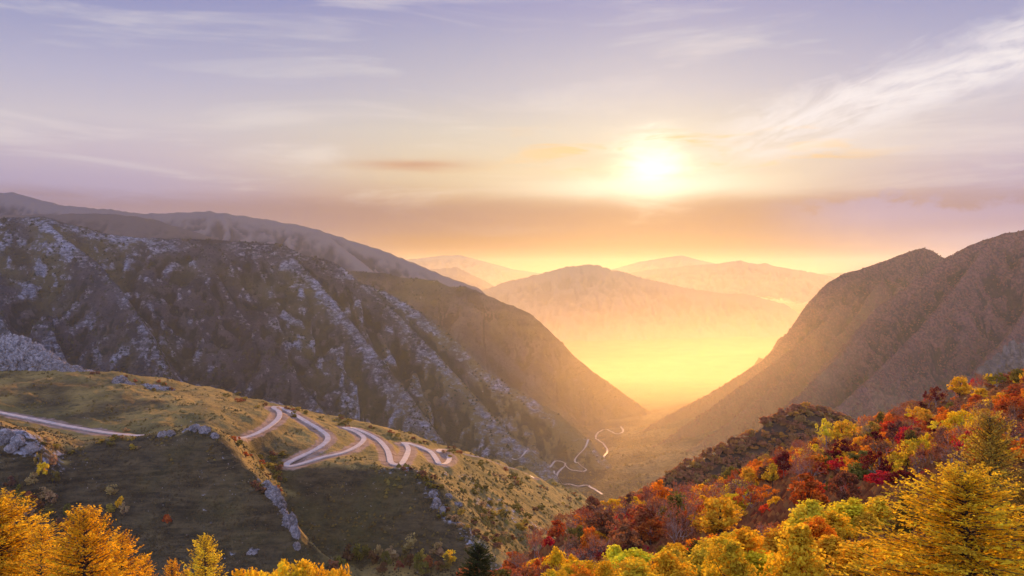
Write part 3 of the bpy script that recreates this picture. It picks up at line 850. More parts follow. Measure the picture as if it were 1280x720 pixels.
MASS = {k for a, b in [(12, 12), (56, 59), (63, 63), (80, 80), (88, 88), (93, 94), (99, 101), (115, 115), (118, 118), (121, 121), (128, 128), (131, 132), (147, 147), (161, 161), (164, 164), (166, 166), (170, 170), (176, 176), (189, 189), (211, 211), (214, 214), (217, 217), (242, 242), (246, 246), (269, 269), (293, 293), (322, 322), (324, 324), (331, 331), (341, 341), (344, 344), (347, 348), (354, 355), (359, 359), (363, 365), (372, 373), (375, 375), (377, 377), (380, 380), (384, 387), (389, 389), (391, 391), (394, 394), (397, 398), (403, 403), (405, 407), (410, 410), (412, 412), (415, 415), (419, 419), (422, 422), (426, 427), (429, 430), (440, 443), (447, 447), (449, 451), (463, 463), (465, 465), (467, 467), (469, 470), (472, 472), (475, 477), (481, 482), (485, 486), (488, 488), (492, 492), (495, 495), (497, 497), (501, 501), (506, 506), (513, 513), (517, 517), (525, 525), (527, 527), (529, 530), (535, 536), (540, 540), (543, 543), (547, 548), (551, 551), (560, 560), (562, 563), (565, 565), (567, 567), (573, 574), (580, 581), (583, 583), (587, 589), (599, 599), (608, 608), (615, 615), (620, 620), (628, 629), (631, 631), (634, 634), (636, 636), (638, 639), (641, 641), (643, 643), (647, 649), (651, 655), (657, 657), (660, 661), (663, 663), (666, 667), (669, 671), (674, 680), (683, 684), (688, 689), (691, 693), (696, 697), (699, 699), (701, 702), (704, 704), (706, 710), (712, 712), (717, 717), (719, 721), (724, 727), (730, 730), (734, 734), (740, 740), (742, 742), (744, 744), (747, 747), (750, 750), (752, 753), (756, 757), (761, 761), (765, 766), (770, 772), (775, 776), (779, 779), (781, 785), (787, 787), (790, 790), (792, 792), (794, 794), (797, 797), (800, 801), (804, 804), (830, 830)] for k in range(a, b + 1)}
MASSED = []
COUNT = [0]
PLACED = []


def tree(kind, proto, x, y, z, h, w, color, label, group=None, cat='tree', rz=None, lean=0.0):
    k = COUNT[0]; COUNT[0] += 1
    turn = random.uniform(0, 6.28) if rz is None else rz
    tl = (random.uniform(-lean, lean), random.uniform(-lean, lean))
    jit = [random.uniform(0.88, 1.14) for _ in range(3)]
    if k in SKIP:
        return None
    if k in MASS:
        b = C_[color] if isinstance(color, str) else color
        MASSED.append((proto[1], x, y, z, h, w, turn, (min(b[0] * jit[0], 0.8), b[1] * jit[0] * jit[1], b[2] * jit[2])))
        return None
    o = bpy.data.objects.new(kind, None); o.empty_display_size = 0.3
    COL.objects.link(o)
    o.location = (x, y, z); o.rotation_euler = (tl[0], tl[1], turn); o.scale = (w, w, h)
    t = link('trunk', proto[0], None, o)
    c = link('crown', proto[1], None, o)
    b = C_[color] if isinstance(color, str) else color
    c.color = (min(b[0] * jit[0], 0.8), b[1] * jit[0] * jit[1], b[2] * jit[2], 1)
    tag(o, label, cat, group)
    assert len(label.split()) <= 16, label
    return o


def width_scale(proto, wm):
    """horizontal scale that makes the crown wm metres wide"""
    if proto[1].name not in _WC:
        co_ = np.zeros(len(proto[1].vertices) * 3, np.float32); proto[1].vertices.foreach_get('co', co_)
        co_ = co_.reshape(-1, 3)
        _WC[proto[1].name] = float(np.percentile(np.hypot(co_[:, 0], co_[:, 1]), 97) * 2)
    return wm / _WC[proto[1].name]


_WC = {}


def ground_at(hf, x, y):
    return float(hf(np.array([x]), np.array([y]))[0])


def by_top(kind, protos, px, py, Y, wpx, color, label, cat='tree', group=None, hf=h_slope, minh=3.0, maxh=14.0, i=0):
    """a tree whose top stands at a photo point at distance Y"""
    x, y, zt = P(px, py, Y)
    g = ground_at(hf, x, y)
    h = zt - g
    if h < minh:
        h = minh
    elif h > maxh:
        g = zt - maxh; h = maxh
    pr = protos[i % len(protos)]
    return tree(kind, pr, x, y, g - 0.15, h + 0.15, width_scale(pr, wpx * Y / FPX), color, label, group, cat)


# the larches and bright broadleaves standing closest
NEAR = [
    ('larch_tree', LARCH, 0, -4, 622, 33, 165, 'golden', 'golden larch cut by the picture edge, tallest of the larches over the dark slope'),
    ('larch_tree', LARCH, 3, 50, 658, 31, 74, 'golden', 'slim golden larch between the edge larch and the bare-tipped orange larch'),
    ('larch_tree', LARCH, 4, 76, 672, 35, 52, 'lime', 'thin greenish larch just behind the bare-tipped orange larch'),
    ('larch_tree', LARCH, 1, 104, 637, 28, 118, 'amber', 'orange gold larch with a long bare leading shoot, in front of the dark slope'),
    ('larch_tree', LARCH, 2, 152, 668, 31, 84, 'amber', 'broad orange larch adjoining the bare-tipped orange larch on its valley side'),
    ('larch_tree', LARCH, 4, 182, 694, 34, 46, 'golden', 'short golden larch at the foot of the broad orange larch'),
    ('larch_tree', LARCH, 3, 216, 700, 37, 46, 'amber', 'small amber larch tip next to the well-shaped yellow-green larch'),
    ('larch_tree', LARCH, 2, 256, 670, 36, 66, 'lemon', 'well-shaped yellow-green larch standing alone against the dark slope'),
    ('larch_tree', LARCH, 4, 234, 711, 39, 34, 'golden', 'tiny golden larch tip squeezed between the amber tip and the yellow-green larch'),
    ('broadleaf_tree', BUSHY, 0, 306, 700, 47, 78, 'amber', 'rounded amber tree at the larch end of the bright clump under the rock rib'),
    ('broadleaf_tree', BUSHY, 1, 350, 687, 49, 92, 'golden', 'rounded gold and green tree, top of the bright clump under the rock rib'),
    ('broadleaf_tree', BUSHY, 2, 394, 695, 50, 84, 'golden', 'wide yellow-green tree on the valley side of the bright clump under the rock rib'),
    ('broadleaf_tree', BUSHY, 0, 424, 708, 52, 44, 'lime', 'low lime-coloured tree ending the bright clump under the rock rib'),
    ('conifer_tree', FIR, 0, 598, 681, 62, 62, 'green', 'dark green conifer standing alone at the low corner of the wooded slope'),
    ('larch_tree', LARCH, 0, 1211, 588, 31, 300, 'golden', 'biggest golden larch, wide and shaggy, at the low corner of the wooded slope'),
    ('larch_tree', LARCH, 1, 1236, 519, 47, 158, 'moss', 'tall olive gold larch rising behind the biggest golden larch'),
    ('larch_tree', LARCH, 1, 1292, 590, 38, 130, 'olive', 'dark olive larch cut by the edge, beside the biggest golden larch'),
    ('conifer_tree', FIR, 0, 1134, 614, 60, 54, 'olive', 'small dark green conifer tucked behind the biggest golden larch'),
    ('birch_tree', FINE, 0, 1012, 618, 66, 78, 'lemon', 'bright lemon birch with a pointed top, in front of the crimson trees'),
    ('birch_tree', FINE, 1, 1064, 616, 68, 70, 'golden', 'golden birch with twin points next to the pointed lemon birch'),
    ('birch_tree', FINE, 2, 1100, 617, 67, 62, 'lemon', 'yellow birch between the twin-pointed birch and the small dark conifer'),
    ('birch_tree', FINE, 3, 975, 660, 58, 84, 'golden', 'golden birch below the pointed lemon birch, on its valley side'),
    ('birch_tree', FINE, 4, 914, 668, 58, 88, 'amber', 'amber gold birch over the dark shadowy bush'),
    ('birch_tree', FINE, 0, 1036, 664, 52, 92, 'amber', 'wide amber birch low beneath the twin-pointed birch'),
    ('birch_tree', FINE, 1, 1090, 668, 48, 96, 'golden', 'golden birch at the foot of the biggest golden larch'),
    ('birch_tree', FINE, 2, 946, 692, 50, 80, 'golden', 'low golden birch between the amber gold birch and the wide amber birch'),
    ('conifer_tree', FIR, 0, 872, 694, 56, 46, 'green', 'dark shadowy conifer below the amber gold birch'),
    ('birch_tree', FINE, 3, 846, 684, 64, 58, 'amber', 'amber birch on the valley side of the dark shadowy conifer'),
    ('birch_tree', FINE, 4, 796, 704, 68, 70, 'lemon', 'low lemon birch on the slope edge below a small green conifer'),
    ('birch_tree', FINE, 0, 724, 706, 72, 66, 'golden', 'golden birch lowest down the slope, past the lone dark conifer'),
    ('birch_tree', FINE, 1, 694, 679, 92, 34, 'amber', 'slender amber birch rising out of the russet wood'),
    ('conifer_tree', FIR, 0, 828, 690, 78, 32, 'olive', 'small green conifer among red bushes above the low lemon birch'),
    ('birch_tree', FINE, 2, 768, 678, 96, 34, 'lemon', 'small lemon birch alone among the russet trees'),
]
for kd, pr, i, px, py, Y, w, colr, lab in NEAR:
    by_top(kd, pr, px, py, Y, w * (1.4 if kd == 'larch_tree' and px < 300 else 1.0), colr, lab, i=i)

# trees on the slope one can pick out by colour
MARKS = [
    ('broadleaf_tree', ROUND, 1048, 569, 150, 34, 'crimson', 'vivid crimson round tree uphill of the big bare mauve tree', 'vivid crimson tree'),
    ('broadleaf_tree', ROUND, 1018, 602, 124, 42, 'scarlet', 'scarlet tree just behind the pointed lemon birch', 'scarlet tree by the birch'),
    ('broadleaf_tree', ROUND, 1056, 598, 116, 52, 'scarlet', 'widest scarlet tree, over the twin-pointed birch', 'widest scarlet tree'),
    ('broadleaf_tree', ROUND, 1102, 588, 112, 50, 'crimson', 'crimson tree on the valley flank of the dark maroon dome', 'crimson valley flank tree'),
    ('broadleaf_tree', ROUND, 1126, 587, 106, 46, 'maroon', 'dark maroon dome-shaped tree among the crimson trees', 'maroon dome'),
    ('broadleaf_tree', ROUND, 1123, 574, 120, 22, 'golden', 'small golden tree peeping over the dark maroon dome', 'small golden treetop'),
    ('broadleaf_tree', ROUND, 1154, 584, 112, 48, 'crimson', 'crimson tree on the uphill flank of the dark maroon dome', 'crimson uphill flank tree'),
    ('broadleaf_tree', ROUND, 1111, 526, 205, 34, 'scarlet', 'orange red ball-shaped tree in the upper slope', 'orange red ball tree'),
    ('broadleaf_tree', ROUND, 1179, 524, 172, 40, 'lemon', 'brightest yellow tree of the upper slope, above the red trees', 'brightest yellow tree'),
    ('broadleaf_tree', ROUND, 1156, 512, 214, 32, 'lime', 'lime yellow tree a little downhill of the brightest yellow one', 'lime upper tree'),
    ('broadleaf_tree', ROUND, 1268, 496, 150, 62, 'rust', 'rust orange tree hanging in from the edge behind the olive gold larch', 'rust edge tree'),
    ('broadleaf_tree', ROUND, 1278, 546, 96, 56, 'orange', 'orange tree at the edge directly beside the olive gold larch', 'orange edge tree'),
    ('broadleaf_tree', ROUND, 1246, 464, 270, 34, 'olive', 'olive green round tree on the skyline near the pale crag', 'olive skyline tree'),
    ('broadleaf_tree', ROUND, 1200, 470, 268, 34, 'amber', 'amber green tree on the skyline, downhill of the olive one', 'amber skyline tree'),
    ('broadleaf_tree', ROUND, 1170, 480, 262, 36, 'maroon', 'dark purplish tree on the skyline where the slope steepens', 'purplish skyline tree'),
    ('bare_tree', BARES, 1004, 566, 142, 58, 'mauve', 'big mauve tree with pale bare limbs, widest of the leafless ones', 'big bare mauve tree'),
    ('broadleaf_tree', ROUND, 980, 563, 190, 30, 'maroon', 'nearly black red tree above the lime trees', 'nearly black tree'),
    ('broadleaf_tree', ROUND, 966, 577, 168, 26, 'lime', 'lime tree touching the big bare mauve tree', 'lime tree by the bare mauve tree'),
    ('broadleaf_tree', ROUND, 1033, 521, 232, 34, 'lemon', 'sunlit lemon tree high at the back edge of the slope', 'sunlit lemon tree'),
    ('broadleaf_tree', ROUND, 1052, 526, 226, 36, 'golden', 'pale golden tree next to the sunlit lemon tree', 'pale golden tree'),
    ('broadleaf_tree', ROUND, 922, 628, 118, 36, 'lemon', 'lemon green tree above the amber gold birch', 'lemon green tree'),
    ('broadleaf_tree', ROUND, 956, 630, 116, 28, 'scarlet', 'scarlet tree wedged between the lemon green and amber trees', 'wedged scarlet tree'),
    ('broadleaf_tree', ROUND, 970, 620, 124, 32, 'amber', 'amber tree leaning over the wedged scarlet tree', 'amber leaner'),
    ('broadleaf_tree', ROUND, 982, 642, 108, 32, 'crimson', 'deep crimson bush-like tree below the amber leaner', 'deep crimson bush'),
    ('broadleaf_tree', ROUND, 790, 628, 186, 26, 'olive', 'dark olive tree on the lower crest of the slope', 'dark olive crest tree'),
    ('broadleaf_tree', ROUND, 804, 634, 182, 20, 'lemon', 'yellow tree right beside the dark olive crest tree', 'yellow crest tree'),
    ('broadleaf_tree', ROUND, 757, 647, 172, 26, 'scarlet', 'red tree on the lower crest, valley side of the dark olive one', 'red crest tree'),
    ('broadleaf_tree', ROUND, 686, 670, 150, 24, 'crimson', 'dull crimson tree where the crest runs down to the valley', 'dull crimson crest tree'),
    ('broadleaf_tree', ROUND, 914, 582, 214, 32, 'olive', 'olive brown tree on the mid crest', 'olive mid crest tree'),
    ('broadleaf_tree', ROUND, 938, 590, 190, 28, 'lime', 'lime gold tree just in from the mid crest', 'lime mid crest tree'),
    ('broadleaf_tree', ROUND, 941, 603, 168, 28, 'moss', 'mossy green tree below the lime gold one', 'mossy tree'),
    ('broadleaf_tree', ROUND, 808, 684, 112, 36, 'crimson', 'low crimson bush-like tree near the small green conifer', 'low crimson bush'),
    ('bare_tree', BARES, 852, 624, 165, 36, 'tan', 'whitish dead-looking tree with forked limbs below the mid crest', 'whitish dead tree'),
]
LM = []
for n_, (kd, pr, px, py, Y, w, colr, lab, short) in enumerate(MARKS):
    x, y, zt = P(px, py, Y)
    g = ground_at(h_slope, x, y); h = min(max(zt - g, 3.4), 8.5)
    p_ = pr[n_ % len(pr)]
    tree(kd, p_, x, y, zt - h, h, width_scale(p_, w * 0.86 * Y / FPX), colr, lab)
    LM.append((px, py + 10, Y, short))
LM += [(1211, 640, 31, 'biggest golden larch'), (1236, 560, 47, 'olive gold larch'), (1012, 640, 66, 'pointed lemon birch'), (598, 700, 62, 'lone dark conifer'), (694, 690, 92, 'slender amber birch'), (768, 690, 96, 'small lemon birch'), (914, 690, 58, 'amber gold birch')]

# the rest of the wooded slope
POOL = {
    'up': [('mauve', 5), ('russet', 5), ('orange', 4), ('amber', 3), ('golden', 3), ('crimson', 1), ('maroon', 1), ('olive', 2), ('rust', 2), ('tan', 2), ('moss', 1)],
    'mid': [('mauve', 4), ('russet', 6), ('crimson', 0.7), ('maroon', 0.5), ('rust', 3), ('orange', 3), ('amber', 3), ('golden', 2), ('lime', 1), ('brown', 5), ('scarlet', 1), ('olive', 3), ('moss', 1)],
    'low': [('russet', 5), ('mauve', 6), ('brown', 4), ('rust', 4), ('olive', 2), ('maroon', 1), ('orange', 2), ('amber', 1), ('crimson', 0.6)],
    'near': [('golden', 5), ('amber', 4), ('lemon', 3), ('orange', 1), ('lime', 1)],
}


def pick(pool):
    k = random.uniform(0, sum(w for _, w in pool))
    for c, w in pool:
        k -= w
        if k <= 0:
            return c
    return pool[-1][0]


cand = []
yy_ = 44.0
while yy_ < 330:
    sp_ = 4.6 if yy_ < 90 else (4.4 if yy_ < 200 else 4.9)
    xx_ = -60.0 + random.uniform(0, sp_)
    while xx_ < 210:
        x = xx_ + random.uniform(-0.38, 0.38) * sp_; y = yy_ + random.uniform(-0.38, 0.38) * sp_
        xx_ += sp_
        px = 640 + x / y * FPX
        if px < 560 or px > 1300:
            continue
        cand.append((x, y, px))
    yy_ += sp_
cand = np.array(cand)
cz = h_slope(cand[:, 0], cand[:, 1])
# what the ground in front hides is not planted
hid = np.zeros(len(cand), bool)
for f in np.linspace(0.25, 0.97, 24):
    zz = (cz + 5.0) * f
    hid |= h_slope(cand[:, 0] * f, cand[:, 1] * f) > zz
wood = []
for (x, y, px), z, hd in zip(cand, cz, hid):
    if hd:
        continue
    py = HZ - z / y * FPX
    zone = 'near' if y < 78 and px > 690 else ('up' if px > 1000 and y > 175 else ('low' if px < 880 else 'mid'))
    if py - 5.5 / y * FPX > 722:
        continue
    if y < 78 and px < 690:
        continue
    if zone == 'near' and (px > 1130 or random.random() < 0.3):
        continue
    c = pick(POOL[zone])
    h = random.uniform(3.2, 6.9) if y > 90 else random.uniform(4.4, 6.0)
    w = random.uniform(2.8, 6.6) if y > 90 else random.uniform(2.6, 3.8)
    lim_ = np.interp(px, [690, 800, 850, 950, 1050, 1130], [704, 690, 676, 650, 632, 632])
    if y < 98 and py - h / y * FPX < lim_:
        h = (py - lim_) / FPX * y
        if h < 1.6:
            continue
        w = min(w, h * 0.85)
    bare = zone != 'near' and c in ('mauve', 'brown', 'russet', 'tan') and random.random() < 0.8
    clear = True
    for kd, pr, mx, my, mY, mw, mc, ml, ms in MARKS:
        if abs(px - mx) < mw * 0.55 and mY * 0.86 < y < mY * 1.05:
            clear = False
    if not clear:
        continue
    wood.append([x, y, z, px, py, h, w, c, bare, zone])


def relation(px, py, y):
    best = min(LM, key=lambda m: ((px - m[0]) / 1.0) ** 2 + ((py - m[1]) * 1.6) ** 2)
    dx, dy = px - best[0], py - best[1]
    if abs(dx) < 14 and abs(dy) < 12:
        rel = 'behind' if y > best[2] else 'in front of'
    elif abs(dy) * 1.4 > abs(dx):
        rel = ('up above' if dy < 0 else 'down below')
    else:
        rel = 'uphill of' if dx > 0 else 'downhill of'
    if (dx * dx + dy * dy * 2.5) ** 0.5 > 70:
        rel = 'well ' + rel
    return rel + ' the ' + best[3]


seen_lab = {}
ORD = ['', 'second ', 'third ', 'fourth ', 'fifth ', 'sixth ', 'seventh ', 'eighth ', 'ninth ', 'tenth ', 'eleventh ', 'twelfth ', 'thirteenth ', 'fourteenth ', 'fifteenth ']
for i, (x, y, z, px, py, h, w, c, bare, zone) in enumerate(sorted(wood, key=lambda q: q[1])):
    ht = 'tall' if h > 5.8 else ('low' if h < 4.8 else '')
    wd = 'wide' if w > 6.3 else ('narrow' if w < 5.1 else '')
    size = ' '.join(s for s in (ht, wd) if s)
    kind = 'bare_tree' if bare else ('birch_tree' if zone == 'near' else 'broadleaf_tree')
    noun = 'half-bare tree' if bare else ('birch' if zone == 'near' else 'tree')
    lab = f"{size} {WORD[c]} {noun} {relation(px, py - h / 2 / y * FPX, y)}".strip()
    n_ = seen_lab.get(lab, 0)
    if COUNT[0] not in SKIP and COUNT[0] not in MASS:
        seen_lab[lab] = n_ + 1
    if n_:
        lab = f"{ORD[min(n_, 14)]}{lab}"
    pr = BARES[i % 6] if bare else (FINE[i % 5] if zone == 'near' else ROUND[(i * 5 + 1) % 6])
    tree(kind, pr, x, y, z - 0.2, h, width_scale(pr, w), c, lab, group='autumn trees covering the wooded slope', lean=0.07)

# brown wood on the ridge behind the slope: one far-off mass
def ridge_wood():
    rs = np.random.RandomState(77)
    VV, FF, TT, o = [], [], [], 0
    tris = []
    for tr_, cr_ in LOWRES + UPRIGHT:
        v = np.zeros(len(cr_.vertices) * 3, np.float32); cr_.vertices.foreach_get('co', v)
        tris.append(v.reshape(-1, 3))
    for i in range(1500):
        px = 735 + rs.rand() * 360
        Yc = np.interp(px, [700, 770, 830, 920, 1000, 1100], [500, 525, 555, 590, 600, 600])
        Y = Yc - rs.rand() ** 1.2 * 120 + 8
        x = (px - 640) / FPX * Y; z = ground_at(h_ridge, x, Y)
        k = rs.randint(0, 5) if rs.rand() < 0.75 else rs.randint(5, 8)
        h = rs.uniform(4.5, 7.5); w = rs.uniform(6.0, 9.0); a = rs.uniform(0, 6.28)
        p = tris[k]
        V = np.stack([(p[:, 0] * math.cos(a) - p[:, 1] * math.sin(a)) * w + x, (p[:, 0] * math.sin(a) + p[:, 1] * math.cos(a)) * w + Y, p[:, 2] * h + z - 0.5], 1)
        VV.append(V); n = len(V) // 4
        TT.append(np.clip(rs.rand() + rs.normal(size=n) * 0.05, 0, 1))
        FF.append(np.arange(n * 4).reshape(-1, 4) + o); o += n * 4
    m = bpy.data.materials.new('ridge wood leaf'); m.use_nodes = True
    nt = NT(m.node_tree); m.node_tree.nodes.remove(m.node_tree.nodes['Principled BSDF'])
    d = nt.new('ShaderNodeBsdfDiffuse'); tr = nt.new('ShaderNodeBsdfTranslucent'); mx = nt.new('ShaderNodeMixShader'); mx.inputs[0].default_value = 0.45
    nt.l.new(d.outputs[0], mx.inputs[1]); nt.l.new(tr.outputs[0], mx.inputs[2]); nt.l.new(mx.outputs[0], m.node_tree.nodes['Material Output'].inputs[0])
    cr = nt.new('ShaderNodeValToRGB'); nt.put(cr.inputs[0], nt.attr('tint'))
    cols = [(0.0, (0.24, 0.10, 0.05)), (0.3, (0.40, 0.16, 0.075)), (0.5, (0.46, 0.18, 0.065)), (0.68, (0.34, 0.22, 0.055)), (0.85, (0.42, 0.16, 0.08)), (1.0, (0.65, 0.32, 0.04))]
    while len(cr.color_ramp.elements) < len(cols):
        cr.color_ramp.elements.new(0.5)
    for e, (p_, c) in zip(cr.color_ramp.elements, cols):
        e.position = p_; e.color = (*c, 1)
    nt.put(d.inputs[0], cr.outputs[0]); nt.put(tr.inputs[0], cr.outputs[0])
    struct(link('forest', np_mesh('forest', np.concatenate(VV), np.concatenate(FF), False, {'tint': ('FACE', np.concatenate(TT))}), m), 'stuff')


ridge_wood()

def massed_wood():
    if not MASSED:
        return
    VV, FF, TT, CC, o = [], [], [], [], 0
    for me, x, y, z, h, w, a, c in MASSED:
        p = np.zeros(len(me.vertices) * 3, np.float32); me.vertices.foreach_get('co', p); p = p.reshape(-1, 3)
        n = len(p) // 4
        tt = np.zeros(n, np.float32); me.attributes['tint'].data.foreach_get('value', tt)
        VV.append(np.stack([(p[:, 0] * math.cos(a) - p[:, 1] * math.sin(a)) * w + x, (p[:, 0] * math.sin(a) + p[:, 1] * math.cos(a)) * w + y, p[:, 2] * h + z], 1))
        FF.append(np.arange(n * 4).reshape(-1, 4) + o); o += n * 4
        TT.append(tt); CC.append(np.repeat([[*c, 1.0]], n, 0))
    me = np_mesh('forest', np.concatenate(VV), np.concatenate(FF), False, {'tint': ('FACE', np.concatenate(TT))})
    at = me.attributes.new('leaf', 'FLOAT_COLOR', 'FACE'); at.data.foreach_set('color', np.concatenate(CC).astype(np.float32).ravel())
    m = mat_leaf('massed leaf', 0.45, 0.62); nt = NT(m.node_tree)
    hs = [n_ for n_ in m.node_tree.nodes if n_.type == 'HUE_SAT'][0]
    nt.put(hs.inputs['Color'], nt.new('ShaderNodeAttribute', attribute_name='leaf').outputs['Color'])
    struct(link('forest', me, m), 'stuff')


massed_wood()

# trees and bushes on the grassy spur
SPUR_TREES = [(25, 622, 'olive'), (28, 640, 'olive'), (40, 610, 'tan'), (53, 600, 'amber'), (48, 585, 'olive'), (67, 585, 'tan'), (68, 608, 'olive'), (38, 628, 'russet'), (27, 650, 'mauve'), (55, 625, 'tan'), (50, 640, 'brown'), (64, 633, 'tan'), (36, 652, 'tan'),
              (84, 650, 'olive'), (82, 664, 'mauve'), (72, 662, 'brown'), (14, 626, 'mauve'), (140, 622, 'tan'), (138, 646, 'moss'), (150, 638, 'amber'), (156, 646, 'tan'), (128, 668, 'olive'), (94, 674, 'olive'), (210, 658, 'rust'), (12, 610, 'brown'), (60, 648, 'olive')]
SP_LAB = ['highest', 'second', 'third', 'fourth', 'fifth', 'sixth', 'seventh', 'eighth', 'ninth', 'tenth', 'eleventh', 'twelfth', 'thirteenth', 'fourteenth']


def on_spur(kind, protos, px, py, hpx, wpx, c, lab, group, i, lo=380, hi=1500, cat='tree'):
    q = march(h_spur, px, py, lo, hi)
    h = hpx * q[1] / FPX; pr = protos[i % len(protos)]
    return tree(kind, pr, q[0], q[1], q[2] - 0.15 * h, h * 1.1, width_scale(pr, wpx * q[1] / FPX), c, lab, group, cat)


order = sorted(range(len(SPUR_TREES)), key=lambda k: SPUR_TREES[k][1])
cnt = {}
for k in order:
    px, py, c = SPUR_TREES[k]
    zone = 'dark-slope grove behind the larches' if px < 100 else ('sparse patch above the orange larch' if px < 160 else 'bare face under the pointed knoll')
    n_ = cnt.get((zone, c), 0)
    if COUNT[0] not in SKIP and COUNT[0] not in MASS:
        cnt[(zone, c)] = n_ + 1
    on_spur('broadleaf_tree', UPRIGHT + LOWRES, px, py, random.uniform(15, 21), random.uniform(12, 17), c, f"{SP_LAB[n_]} {WORD[c]} tree downhill in the {zone}", 'small trees dotted on the dark slope', k)
ROW = [(437, 703, 'brown', 22), (447, 705, 'olive', 24), (458, 700, 'olive', 20), (466, 708, 'brown', 18), (472, 704, 'tan', 22), (483, 712, 'olive', 22), (491, 706, 'tan', 22), (498, 716, 'russet', 16), (505, 708, 'olive', 22), (513, 690, 'tan', 22), (512, 712, 'brown', 20),
       (522, 714, 'olive', 20), (529, 708, 'moss', 20), (538, 714, 'russet', 18), (545, 697, 'tan', 18), (552, 700, 'tan', 18), (557, 714, 'olive', 20), (563, 706, 'amber', 18), (478, 718, 'brown', 16), (530, 720, 'olive', 16), (426, 712, 'olive', 16), (548, 716, 'brown', 16), (415, 716, 'mauve', 15)]
cnt = {}
for k, (px, py, c, hp) in enumerate(ROW):
    n_ = cnt.get(c, 0)
    if COUNT[0] not in SKIP and COUNT[0] not in MASS:
        cnt[c] = n_ + 1
    on_spur('broadleaf_tree', UPRIGHT + LOWRES, px, py, hp * 1.15, random.uniform(13, 18), c, f"{SP_LAB[n_] if n_ else 'first'} {WORD[c]} tree from the bright clump in the row under the dark slope", 'row of trees at the foot of the dark slope', k)
# bushes, in the places the photograph shows them
# each zone: what the label says, how many, where, size in photo pixels, colours
BUSH_ZONES = [
    ('olive and rust bush beside the rock rib under the road bends', 26, [(296, 552), (312, 566), (318, 580), (334, 572), (340, 590), (352, 596), (330, 602), (348, 612)], 11, ('olive', 'moss', 'rust', 'olive', 'brown')),
    ('sunlit bush along the skyline of the spur above the road bends', 46, [(300, 500), (330, 505), (372, 514), (400, 519), (430, 526), (460, 535), (500, 546), (530, 553), (560, 560)], 7, ('russet', 'olive', 'moss', 'brown', 'olive')),
    ('yellow-green bush on the lit flank below the last road bend', 74, [(520, 592), (545, 612), (565, 640), (585, 655), (600, 640), (615, 650), (640, 660), (660, 668), (640, 632), (600, 615), (625, 680), (690, 672), (660, 645), (600, 668)], 11, ('moss', 'olive', 'tan', 'olive', 'brown')),
    ('small bush on the upper lit flank beside the far road', 60, [(575, 570), (600, 580), (625, 592), (650, 600), (680, 612), (710, 630), (735, 640), (700, 650), (720, 655), (745, 650), (640, 604)], 7, ('olive', 'moss', 'tan', 'russet')),
    ('yellow bush in the grassy saddle by the straight road', 16, [(56, 556), (66, 558), (72, 566), (130, 552), (150, 550), (165, 549)], 9, ('moss', 'tan', 'olive')),
    ('dark bush among the stones on the rounded grass hill', 22, [(120, 470), (155, 474), (175, 480), (190, 486), (205, 484), (60, 452), (80, 460)], 6, ('olive', 'russet', 'brown')),
]
for lab, n, line, size, cols in BUSH_ZONES:
    for k in range(n):
        a = random.choice(line)
        px = a[0] + random.gauss(0, size * 0.9); py = a[1] + random.gauss(0, size * 0.55)
        c = random.choice(cols); s = size * random.uniform(0.6, 1.2)
        q = march(h_spur, px, py, 470, 1600)
        if q[1] > 1500:
            continue
        pr = LOWRES[k % 5][1]
        turn = random.uniform(0, 6.28)
        kk = COUNT[0]; COUNT[0] += 1
        if kk in SKIP:
            continue
        o = link('bush', pr, None)
        w = s * 1.25 * q[1] / FPX
        o.location = (q[0], q[1], q[2] - 0.25 * w); o.rotation_euler = (0, 0, turn)
        ws = width_scale(LOWRES[k % 5], w); o.scale = (ws, ws, s * 0.95 * q[1] / FPX)
        b = C_[c]; o.color = (*b, 1)
        where = lab[lab.index('bush') + 5:]
        tag(o, f"{WORD[c]} bush {where}", 'bush', f"{WORD[c]} bushes {where}")


# ------------------------------------------------------------------ rocks
import bmesh
_b = bmesh.new(); bmesh.ops.create_icosphere(_b, subdivisions=5, radius=1.0)
ICO_V = np.array([v.co[:] for v in _b.verts]); ICO_F = np.array([[v.index for v in f.verts] for f in _b.faces]); _b.free()


def crag(name, lumps, mat, label, seed, rough=0.34):
    """lumps: (px, py of the top, depth, width and height in photo pixels)"""
    rs = np.random.RandomState(seed)
    VV, FF, o = [], [], 0
    for (px, py, Y, w, h) in lumps:
        x, y, z = P(px, py, Y)
        s = Y / FPX
        a = rs.uniform(0, 6.28); ca, sa = math.cos(a), math.sin(a)
        off = rs.uniform(0, 40)
        c = ICO_V
        n = ridged(c[:, 0] * 1.4 + c[:, 2] * 0.7 + off, c[:, 1] * 1.4 - c[:, 2] * 0.6 + off, 3, seed)
        f = ridged(c[:, 0] * 5 + c[:, 2] * 1.4 + off, c[:, 1] * 5 - c[:, 2] * 1.1 + off, 4, seed + 7, 0.6)
        st = np.floor((c[:, 2] + n * 0.3) * 6) / 6 - c[:, 2]
        k = 1 + rough * n + 0.16 * st + 0.26 * f
        X, Yy = c[:, 0] * ca - c[:, 1] * sa, c[:, 0] * sa + c[:, 1] * ca
        VV.append(np.stack([x + X * w * s * 0.5 * k, y + Yy * w * s * 0.5 * k, z - h * s * 0.55 + c[:, 2] * h * s * 0.55 * k], 1))
        FF.append(ICO_F + o); o += len(c)
    o_ = link(name, np_mesh(name, np.concatenate(VV), np.concatenate(FF), False), mat)
    return tag(o_, label, 'rock')


